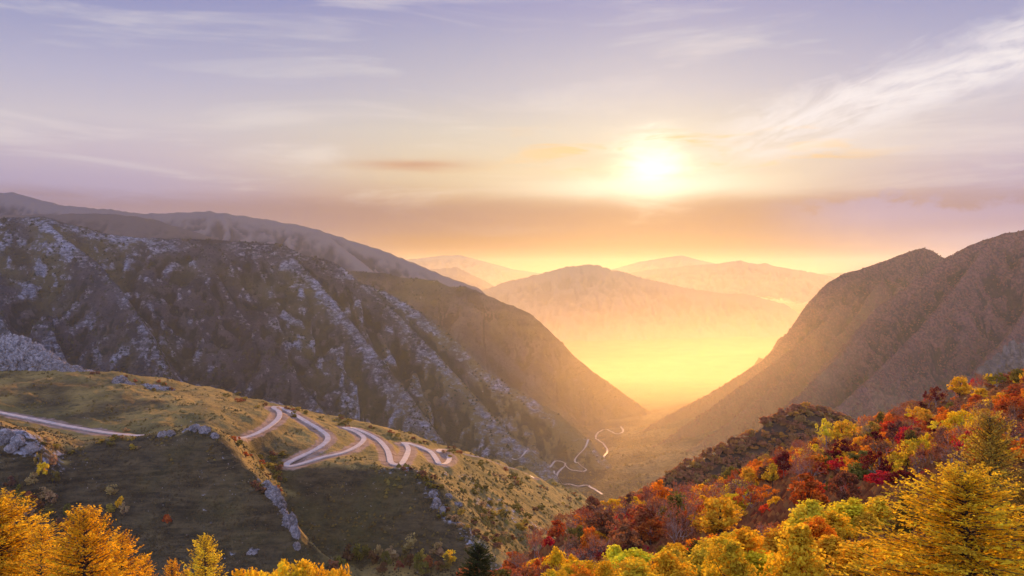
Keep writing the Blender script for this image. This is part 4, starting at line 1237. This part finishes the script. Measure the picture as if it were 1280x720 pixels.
crag('rock_outcrop', [(-40, 428, 742, 60, 60), (-8, 430, 738, 46, 56), (18, 428, 734, 40, 52), (36, 436, 730, 34, 40), (54, 445, 726, 30, 30), (10, 446, 722, 40, 36), (70, 453, 724, 26, 20), (88, 459, 722, 24, 14), (106, 464, 722, 22, 9)], M_CRAG, 'big grey rock knob breaking the skyline at the high end of the spur', 1)
crag('rock_outcrop', [(124, 468, 720, 18, 9), (140, 470, 718, 16, 8)], M_CRAG, 'low broken rocks trailing down from the big grey knob', 2)
crag('rock_outcrop', [(150, 472, 688, 14, 12), (160, 479, 684, 14, 10), (152, 484, 676, 14, 8)], M_CRAG, 'grey rocks on the brow of the rounded grass hill', 3)
crag('rock_outcrop', [(182, 482, 690, 16, 11), (192, 484, 688, 22, 14), (206, 485, 690, 18, 9), (188, 492, 680, 26, 8)], M_CRAG, 'slabby rocks in the lit grass above the pointed knoll', 4)
crag('rock_outcrop', [(326, 507, 752, 12, 7), (338, 504, 752, 14, 9), (348, 505, 750, 10, 6)], M_CRAG, 'dark rocks beside the topmost road bend', 5)
crag('rock_outcrop', [(204, 540, 504, 10, 7), (213, 539, 503, 9, 8)], M_CRAG, 'small rust-topped rock beside the pointed knoll', 6)
crag('rock_outcrop', [(234, 537, 502, 9, 8), (244, 532, 501, 12, 10), (256, 534, 499, 11, 9), (268, 542, 496, 8, 7)], M_CRAG, 'rocks capping the pointed knoll', 7)
crag('rock_outcrop', [(322, 600, 479, 6, 8), (333, 604, 476, 10, 14), (341, 612, 472, 15, 22), (348, 624, 468, 13, 18), (353, 640, 464, 11, 16), (362, 646, 458, 14, 22), (368, 662, 453, 10, 18), (371, 680, 446, 7, 10)], M_CRAG, 'jagged pale rock rib running down between the two dark slopes', 8, 0.5)
crag('rock_outcrop', [(318, 688, 442, 18, 16), (310, 692, 442, 12, 10)], M_CRAG, 'lone grey boulder just above the bright broadleaf clump', 9)
crag('rock_outcrop', [(541, 614, 522, 7, 7), (546, 624, 517, 8, 11), (553, 634, 511, 6, 8)], M_CRAG, 'thin pale rock edge down the second dark slope', 10)
crag('rock_outcrop', [(560, 618, 530, 8, 5), (572, 628, 528, 9, 5)], M_CRAG, 'shadowed rock step among the lit bushes', 11)
crag('rock_outcrop', [(-20, 535, 462, 26, 16), (6, 538, 460, 16, 14), (22, 545, 460, 13, 12), (40, 555, 460, 12, 9), (14, 556, 455, 12, 8)], M_CRAG, 'dark heathery rock ridge above the grove at the edge', 12, 0.2)
crag('rock_outcrop', [(1292, 434, 2010, 22, 34), (1278, 437, 2012, 14, 28), (1266, 434, 2014, 11, 30), (1258, 438, 2014, 9, 24), (1248, 446, 2014, 10, 16), (1238, 453, 2014, 10, 12), (1228, 460, 2014, 9, 9)], M_CRAG_FAR, 'pale jagged crag at the edge above the wooded slope', 13, 0.5)


# ------------------------------------------------------------------ growth nobody could count
def tufts(name, hf, n, px0, px1, y0, y1, size, ok, mat, seed, color, flat=0.8):
    """a distant cover of small crowns, one object"""
    rs = np.random.RandomState(seed)
    px = rs.uniform(px0, px1, n); Y = y0 * (y1 / y0) ** rs.rand(n)
    X = (px - 640) / FPX * Y
    Z = hf(X, Y)
    k = ok(px, X, Y, Z)
    X, Y, Z = X[k], Y[k], Z[k]; m = len(X)
    s = size * rs.uniform(0.55, 1.4, m)
    tmpl = np.array([(1, 0, 0), (0.3, 0.95, 0.1), (-0.8, 0.6, 0), (-0.8, -0.6, 0.1), (0.3, -0.95, 0), (0.1, 0, 1)])
    top = np.array([[0, 1, 5], [1, 2, 5], [2, 3, 5], [3, 4, 5], [4, 0, 5]])
    a = rs.uniform(0, 6.28, m)
    jit = rs.uniform(0.7, 1.3, (m, 6, 1))
    T = tmpl[None] * jit
    x = T[..., 0] * np.cos(a)[:, None] - T[..., 1] * np.sin(a)[:, None]
    y = T[..., 0] * np.sin(a)[:, None] + T[..., 1] * np.cos(a)[:, None]
    V = np.stack([X[:, None] + x * s[:, None] * 0.6, Y[:, None] + y * s[:, None] * 0.6, Z[:, None] + T[..., 2] * s[:, None] * flat - 0.1 * s[:, None]], -1).reshape(-1, 3)
    Fc = (top[None] + np.arange(m)[:, None, None] * 6).reshape(-1, 3)
    t = np.repeat(np.clip(rs.normal(0.5, 0.22, m), 0, 1), 5)
    o = link(name, np_mesh(name, V, Fc, True, {'tint': ('FACE', t)}), mat)
    o.color = (*color, 1)
    return struct(o, 'stuff')


tufts('forest', h_wooded, 42000, 745, 1300, 1750, 3120, 4.4, lambda px, X, Y, Z: (Z > FLOOR + 4) & (gnoise(X / 60, Y / 60, 7) > -0.35), M_LEAF, 1, (0.165, 0.068, 0.05))
tufts('shrubbery', h_rocky, 16000, -20, 760, 1480, 2260, 5.0, lambda px, X, Y, Z: (Z > FLOOR + 4) & (gnoise(X / 45, Y / 45, 9) > 0.05), M_LEAF, 2, (0.045, 0.046, 0.022))
tufts('shrubbery', h_shoulder, 5000, 440, 830, 2300, 2860, 5.5, lambda px, X, Y, Z: (Z > FLOOR + 4) & (gnoise(X / 45, Y / 45, 19) > 0.0), M_LEAF, 3, (0.05, 0.046, 0.022))
tufts('shrubbery', floor_h, 6000, 600, 1000, 1500, 2900, 5.0, lambda px, X, Y, Z: gnoise(X / 60, Y / 60, 49) > -0.1, M_LEAF, 6, (0.14, 0.10, 0.03))
tufts('shrubbery', h_spur, 15000, -10, 790, 480, 1500, 1.5, lambda px, X, Y, Z: (gnoise(X / 20, Y / 20, 29) > 0.12) & (h_spur(X, Y, True)[1] < 0.05), M_LEAF, 4, (0.15, 0.105, 0.026), 0.75)
tufts('shrubbery', h_spur, 2600, 480, 800, 520, 1500, 3.0, lambda px, X, Y, Z: (gnoise(X / 30, Y / 30, 71) > 0.05) & (h_spur(X, Y, True)[1] < 0.02), M_LEAF, 14, (0.19, 0.14, 0.03), 0.75)
tufts('rubble', h_spur, 2600, -10, 640, 380, 620, 0.55, lambda px, X, Y, Z: (gnoise(X / 22, Y / 22, 63) > 0.15) & (h_spur(X, Y, True)[1] < 0.05), M_CRAG, 9, (1, 1, 1), 0.8)
tufts('shrubbery', h_spur, 14000, -10, 620, 380, 560, 0.9, lambda px, X, Y, Z: (gnoise(X / 14, Y / 14, 59) > -0.1) & (h_spur(X, Y, True)[1] < 0.05), M_LEAF, 8, (0.085, 0.060, 0.024), 0.7)
tufts('undergrowth', h_slope, 26000, 560, 1300, 40, 300, 1.5, lambda px, X, Y, Z: gnoise(X / 6, Y / 6, 39) > -0.3, M_LEAF, 5, (0.30, 0.12, 0.035), 0.8)

# ------------------------------------------------------------------ air
def volume_box(name, lo, hi, density, color, aniso):
    x0, y0, z0 = lo; x1, y1, z1 = hi
    V = [(x0, y0, z0), (x1, y0, z0), (x1, y1, z0), (x0, y1, z0), (x0, y0, z1), (x1, y0, z1), (x1, y1, z1), (x0, y1, z1)]
    Fc = [(3, 2, 1, 0), (4, 5, 6, 7), (0, 1, 5, 4), (1, 2, 6, 5), (2, 3, 7, 6), (3, 0, 4, 7)]
    m = bpy.data.materials.new(name); m.use_nodes = True
    m.node_tree.nodes.clear()
    out = m.node_tree.nodes.new('ShaderNodeOutputMaterial')
    v = m.node_tree.nodes.new('ShaderNodeVolumePrincipled')
    v.inputs['Color'].default_value = color
    v.inputs['Density'].default_value = density
    v.inputs['Anisotropy'].default_value = aniso
    m.node_tree.links.new(v.outputs[0], out.inputs['Volume'])
    return struct(link(name, np_mesh(name, V, Fc), m), 'stuff')


volume_box('haze', (-9000, -400, -700), (9000, 17000, 335), HAZE_D := 2.9e-5, c4(0.76, 0.86, 0.98), 0.5)


MIST_D = [0.028e-4, 0.048e-4, 0.08e-4, 0.13e-4, 0.21e-4, 0.34e-4, 0.6e-4]


def mist_bank(ys, tops, density, seed):
    """low bank of valley mist, its top falling towards the viewer"""
    xs = np.linspace(-4200, 4800, 60)
    ys = np.array(ys, float); tops = np.array(tops, float)
    X, Y = np.meshgrid(xs, ys)
    T = np.repeat(tops[:, None], len(xs), 1) + fbm(X / 800, Y / 800, 3, seed) * 22
    top = np.stack([X, Y, T], -1).reshape(-1, 3)
    bot = np.stack([X, Y, np.full(X.shape, -690.0)], -1).reshape(-1, 3)
    nr, nc = X.shape
    f = grid_faces(nr, nc); n = nr * nc
    ring = list(range(nc)) + [r * nc + nc - 1 for r in range(1, nr)] + [(nr - 1) * nc + c for c in range(nc - 2, -1, -1)] + [r * nc for r in range(nr - 2, 0, -1)]
    side = [[a, a + n, b + n, b] for a, b in zip(ring, ring[1:] + ring[:1])]
    faces = np.array([*f.tolist(), *(f[:, ::-1] + n).tolist(), *side])
    m = bpy.data.materials.new('mist'); m.use_nodes = True; m.node_tree.nodes.clear()
    out = m.node_tree.nodes.new('ShaderNodeOutputMaterial')
    v = m.node_tree.nodes.new('ShaderNodeVolumePrincipled')
    v.inputs['Color'].default_value = c4(1.0, 0.84, 0.70); v.inputs['Density'].default_value = density; v.inputs['Anisotropy'].default_value = 0.68
    m.node_tree.links.new(v.outputs[0], out.inputs['Volume'])
    return struct(link('mist', np_mesh('mist', np.r_[top, bot], faces, False), m), 'stuff')


for k in range(7):
    top_k = -112 - 50 * k
    yy_m = np.r_[np.linspace(1640 + 20 * k, 3200, 12), 4200, 5600, 7000, 7900, 8600]
    tt = -500 - k + (500 + top_k) * sstep(1250, 2750, yy_m)
    tt[-1] = -540 - k
    mist_bank(yy_m, tt, MIST_D[k], 77 + k)

yy_m = np.linspace(1600, 4200, 16)
for k in range(6):
    mist_bank(yy_m, -500 - k + (500 - 48 * k) * sstep(1400, 2450, yy_m) * (1 - sstep(2500, 4300, yy_m)), 0.31e-4 + 0.04e-4 * k, 100 + k)
for k in range(8):
    f = 1.3 - 0.17 * k
    mist_bank([3600, 4400, 5200, 6200, 7600, 9000, 11000, 13000, 15500], [-330 - k, -200 + 100 * f, -100 + 150 * f, -60 + 200 * f, -60 + 240 * f, -60 + 260 * f, -60 + 230 * f, -100 + 180 * f, -300 + 60 * f], 0.038e-4, 91 + k)

# ------------------------------------------------------------------ light
SUN_AZ, SUN_EL = math.atan((815 - 640) / FPX), R(10.5)
sd = Vector((math.sin(SUN_AZ) * math.cos(SUN_EL), math.cos(SUN_AZ) * math.cos(SUN_EL), math.sin(SUN_EL)))
sun = bpy.data.lights.new('sun', 'SUN'); sun.energy = 5.0; sun.angle = R(0.6); sun.color = (1.0, 0.49, 0.115)
so = bpy.data.objects.new('sun', sun); COL.objects.link(so)
so.rotation_euler = sd.to_track_quat('Z', 'Y').to_euler()


def build_world():
    w = bpy.data.worlds.new('World'); scene.world = w; w.use_nodes = True
    nt = NT(w.node_tree); bg = w.node_tree.nodes['Background']
    D = nt.new('ShaderNodeTexCoord').outputs['Generated']
    sp = nt.new('ShaderNodeSeparateXYZ'); nt.l.new(D, sp.inputs[0])
    x, y, z = sp.outputs
    el = nt.math('ARCSINE', z)
    az = nt.math('ARCTAN2', x, y)
    vec = nt.new('ShaderNodeCombineXYZ')
    nt.put(vec.inputs[0], az); nt.put(vec.inputs[1], el)
    V = vec.outputs[0]

    def ramp(stops):
        nd = nt.new('ShaderNodeValToRGB')
        lo, hi = -0.05, 0.60
        mr = nt.new('ShaderNodeMapRange'); nt.put(mr.inputs[0], el); mr.inputs[1].default_value = lo; mr.inputs[2].default_value = hi
        nt.l.new(mr.outputs[0], nd.inputs[0])
        cr = nd.color_ramp
        while len(cr.elements) < len(stops):
            cr.elements.new(0.5)
        for e, (py, c) in zip(cr.elements, stops):
            e.position = (math.atan((HZ - py) / FPX) - lo) / (hi - lo)
            e.color = lin(*c)
        return nd.outputs[0]
    mid = ramp([(395, (128, 62, 6)), (335, (136, 72, 12)), (300, (150, 92, 38)), (275, (138, 104, 102)), (250, (184, 146, 116)), (215, (220, 198, 164)), (165, (210, 200, 188)), (115, (190, 186, 198)), (60, (171, 171, 197)), (0, (146, 149, 195)), (-200, (130, 144, 226))])
    side = ramp([(395, (172, 150, 170)), (335, (168, 155, 184)), (300, (176, 165, 196)), (265, (162, 148, 180)), (235, (178, 163, 188)), (205, (198, 183, 196)), (165, (206, 196, 204)), (115, (186, 182, 205)), (60, (163, 164, 199)), (0, (139, 144, 194)), (-200, (126, 142, 230))])
    daz = nt.math('ABSOLUTE', nt.math('SUBTRACT', az, 0.06))
    col = nt.mix(nt.ss(0.12, 0.52, daz), mid, side)
    # streaky veils
    n_a = nt.noise(nt.scale(V, (3.0, 22.0, 1)), 1.0, 5, 0.55, 0.8)
    n_b = nt.noise(nt.scale(V, (7.0, 60.0, 1)), 1.0, 5, 0.6, 0.6)
    veil = nt.math('MULTIPLY', nt.ss(0.50, 0.72, n_a), nt.ss(0.02, 0.06, el))
    col = nt.mix(nt.math('MULTIPLY', veil, 0.35), col, lin(246, 236, 226))
    # grey-mauve bank low over the horizon
    low = nt.math('MULTIPLY', nt.ss(0.038, 0.058, nt.math('ADD', el, nt.math('MULTIPLY', nt.math('SUBTRACT', n_a, 0.5), 0.022))), nt.ss(0.098, 0.074, nt.math('ADD', el, nt.math('MULTIPLY', nt.math('SUBTRACT', n_b, 0.5), 0.030))))
    col = nt.mix(nt.math('MULTIPLY', low, 0.62), col, lin(140, 106, 112))

    # the glow round the sun
    dt = nt.new('ShaderNodeVectorMath', operation='DOT_PRODUCT'); nt.l.new(D, dt.inputs[0])
    SEL = math.atan((HZ - 212) / FPX * math.cos(SUN_AZ))
    dt.inputs[1].default_value = (math.sin(SUN_AZ) * math.cos(SEL), math.cos(SUN_AZ) * math.cos(SEL), math.sin(SEL))
    th = nt.math('ARCCOSINE', nt.math('MINIMUM', dt.outputs['Value'], 1.0))
    th = nt.math('ADD', th, nt.math('MULTIPLY', nt.math('SUBTRACT', n_b, 0.5), 0.05))
    th = nt.math('MAXIMUM', th, 0.0)
    ex = lambda s, a: nt.math('MULTIPLY', nt.math('EXPONENT', nt.math('MULTIPLY', th, -1.0 / s)), a)
    add = lambda c, f, k: nt.mix(f, c, k, 'ADD', False)
    # warm lower half
    warm = nt.math('MULTIPLY', ex(0.20, 1.0), nt.ss(0.13, 0.05, el))
    col = nt.mix(nt.math('MULTIPLY', warm, 1.15, True), col, lin(150, 62, 0))
    col = add(col, ex(0.12, 0.20), c4(1.0, 0.74, 0.28))
    n_c = nt.noise(nt.scale(V, (16.0, 40.0, 1)), 1.0, 5, 0.6, 1.2)
    thc = nt.math('MAXIMUM', nt.math('ADD', th, nt.math('MULTIPLY', nt.math('SUBTRACT', n_c, 0.5), 0.034)), 0.0)
    core = nt.math('EXPONENT', nt.math('MULTIPLY', nt.math('POWER', nt.math('DIVIDE', thc, 0.034), 2.0), -1.0))
    col = add(col, nt.math('MULTIPLY', core, 0.8), c4(1.0, 0.93, 0.72))
    e1 = nt.math('POWER', nt.math('DIVIDE', nt.math('SUBTRACT', az, SUN_AZ - 0.004), 0.075), 2.0)
    e2 = nt.math('POWER', nt.math('DIVIDE', nt.math('SUBTRACT', nt.math('ADD', el, nt.math('MULTIPLY', nt.math('SUBTRACT', n_c, 0.5), 0.02)), 0.106), 0.0125), 2.0)
    col = add(col, nt.math('MULTIPLY', nt.math('EXPONENT', nt.math('MULTIPLY', nt.math('ADD', e1, e2), -1.0)), 0.55), c4(1.0, 0.93, 0.70))
    # cream streak through the sun
    bx = nt.math('EXPONENT', nt.math('MULTIPLY', nt.math('POWER', nt.math('DIVIDE', nt.math('SUBTRACT', az, SUN_AZ), 0.17), 2.0), -1.0))
    by = nt.math('EXPONENT', nt.math('MULTIPLY', nt.math('POWER', nt.math('DIVIDE', nt.math('SUBTRACT', nt.math('ADD', el, nt.math('MULTIPLY', nt.math('SUBTRACT', n_a, 0.5), 0.03)), 0.104), 0.014), 2.0), -1.0))
    col = nt.mix(nt.math('MULTIPLY', nt.math('MULTIPLY', bx, by), 0.75), col, c4(1.0, 0.93, 0.70))
    # golden cloud bars beside the sun
    bar = nt.math('MULTIPLY', nt.ss(0.52, 0.66, nt.noise(nt.scale(V, (9.0, 55.0, 1)), 1.0, 4, 0.55, 0.5)), nt.math('MULTIPLY', nt.ss(0.115, 0.128, el), nt.ss(0.185, 0.155, el)))
    bar = nt.math('MULTIPLY', bar, nt.ss(0.28, 0.10, nt.math('ABSOLUTE', nt.math('SUBTRACT', az, 0.20))))
    col = nt.mix(nt.math('MULTIPLY', bar, 0.75), col, lin(250, 200, 120))
    # cirrus sweeping up on one side
    cv = nt.new('ShaderNodeCombineXYZ'); nt.put(cv.inputs[0], az); nt.put(cv.inputs[1], nt.math('SUBTRACT', el, nt.math('MULTIPLY', az, 0.24)))
    ci = nt.noise(nt.scale(cv.outputs[0], (7.0, 24.0, 1)), 1.0, 8, 0.62, 1.4)
    ci2 = nt.noise(nt.scale(cv.outputs[0], (20.0, 46.0, 1)), 1.0, 6, 0.62, 1.0)
    cv_y = nt.math('SUBTRACT', el, nt.math('MULTIPLY', nt.math('SUBTRACT', az, 0.10), 0.27))
    band = nt.math('MULTIPLY', nt.ss(0.06, 0.10, cv_y), nt.ss(0.155, 0.115, nt.math('ADD', cv_y, nt.math('MULTIPLY', nt.math('SUBTRACT', ci2, 0.5), 0.07))))
    band = nt.math('MULTIPLY', band, nt.ss(0.16, 0.36, az))
    cf = nt.math('MULTIPLY', band, nt.ss(0.32, 0.60, nt.math('ADD', nt.math('MULTIPLY', ci, 0.65), nt.math('MULTIPLY', ci2, 0.35))))
    col = nt.mix(nt.math('MULTIPLY', cf, 0.9), col, lin(250, 242, 240))
    # mauve cumulus low on that side
    cu = nt.noise(nt.scale(V, (14, 22, 1)), 1.0, 6, 0.6, 0.3)
    top = nt.math('SUBTRACT', nt.math('ADD', 0.088, nt.math('MULTIPLY', nt.math('SUBTRACT', cu, 0.5), 0.085)), el)
    cuf = nt.math('MULTIPLY', nt.math('MULTIPLY', nt.ss(0.0, 0.012, top), nt.ss(0.028, 0.07, el)), nt.ss(0.26, 0.42, az))
    col = nt.mix(nt.math('MULTIPLY', cuf, 0.8), col, lin(158, 142, 180))
    # small dark bar over the valley
    f1 = nt.math('POWER', nt.math('DIVIDE', nt.math('SUBTRACT', az, -0.115), 0.066), 2.0)
    f2 = nt.math('POWER', nt.math('DIVIDE', nt.math('SUBTRACT', nt.math('ADD', el, nt.math('MULTIPLY', nt.math('SUBTRACT', n_b, 0.5), 0.012)), 0.1295), 0.0068), 2.0)
    db = nt.math('EXPONENT', nt.math('MULTIPLY', nt.math('ADD', f1, f2), -1.0))
    col = nt.mix(nt.math('MULTIPLY', db, 0.8), col, lin(196, 140, 108))
    # physical sky carries the tone of the rest of the dome
    sk = nt.new('ShaderNodeTexSky'); sk.sky_type = 'NISHITA'; sk.sun_disc = False
    sk.sun_elevation = SUN_EL; sk.sun_rotation = SUN_AZ; sk.altitude = 1200; sk.dust_density = 2.0
    nishi = nt.mix(1.0, sk.outputs[0], c4(0.05, 0.05, 0.05), 'MULTIPLY')
    col = nt.mix(0.10, col, nishi)
    col = nt.mix(1.0, col, c4(0.70, 0.70, 0.715), 'MULTIPLY')
    # unseen sky behind the viewer, brightened violet as fill on facing slopes
    back = nt.ss(0.25, -0.55, y)
    col = nt.mix(nt.math('MULTIPLY', back, 0.8), col, c4(0.86, 1.0, 1.85))
    nt.put(bg.inputs[0], col); bg.inputs[1].default_value = 1.0
    w.cycles.sampling_method = 'MANUAL'; w.cycles.sample_map_resolution = 1024


build_world()

# ------------------------------------------------------------------ camera and render
cam = bpy.data.cameras.new('camera'); cam.sensor_width = 36; cam.lens = 36 * FPX / 1280
cam.shift_y = -(360 - HZ) / 1280; cam.clip_start = 0.1; cam.clip_end = 60000
co = bpy.data.objects.new('camera', cam); COL.objects.link(co)
co.location = (0, 0, 0); co.rotation_euler = (R(90), 0, 0)
scene.camera = co
scene.view_settings.view_transform = 'Standard'; scene.view_settings.look = 'None'
scene.view_settings.exposure = 0.52; scene.view_settings.gamma = 1; scene.view_settings.use_curve_mapping = False
cy = scene.cycles
cy.use_denoising = True; cy.max_bounces = 8; cy.diffuse_bounces = 2; cy.glossy_bounces = 1; cy.transmission_bounces = 2
cy.volume_bounces = 5; cy.transparent_max_bounces = 64
cy.use_adaptive_sampling = True; cy.adaptive_threshold = 0.02
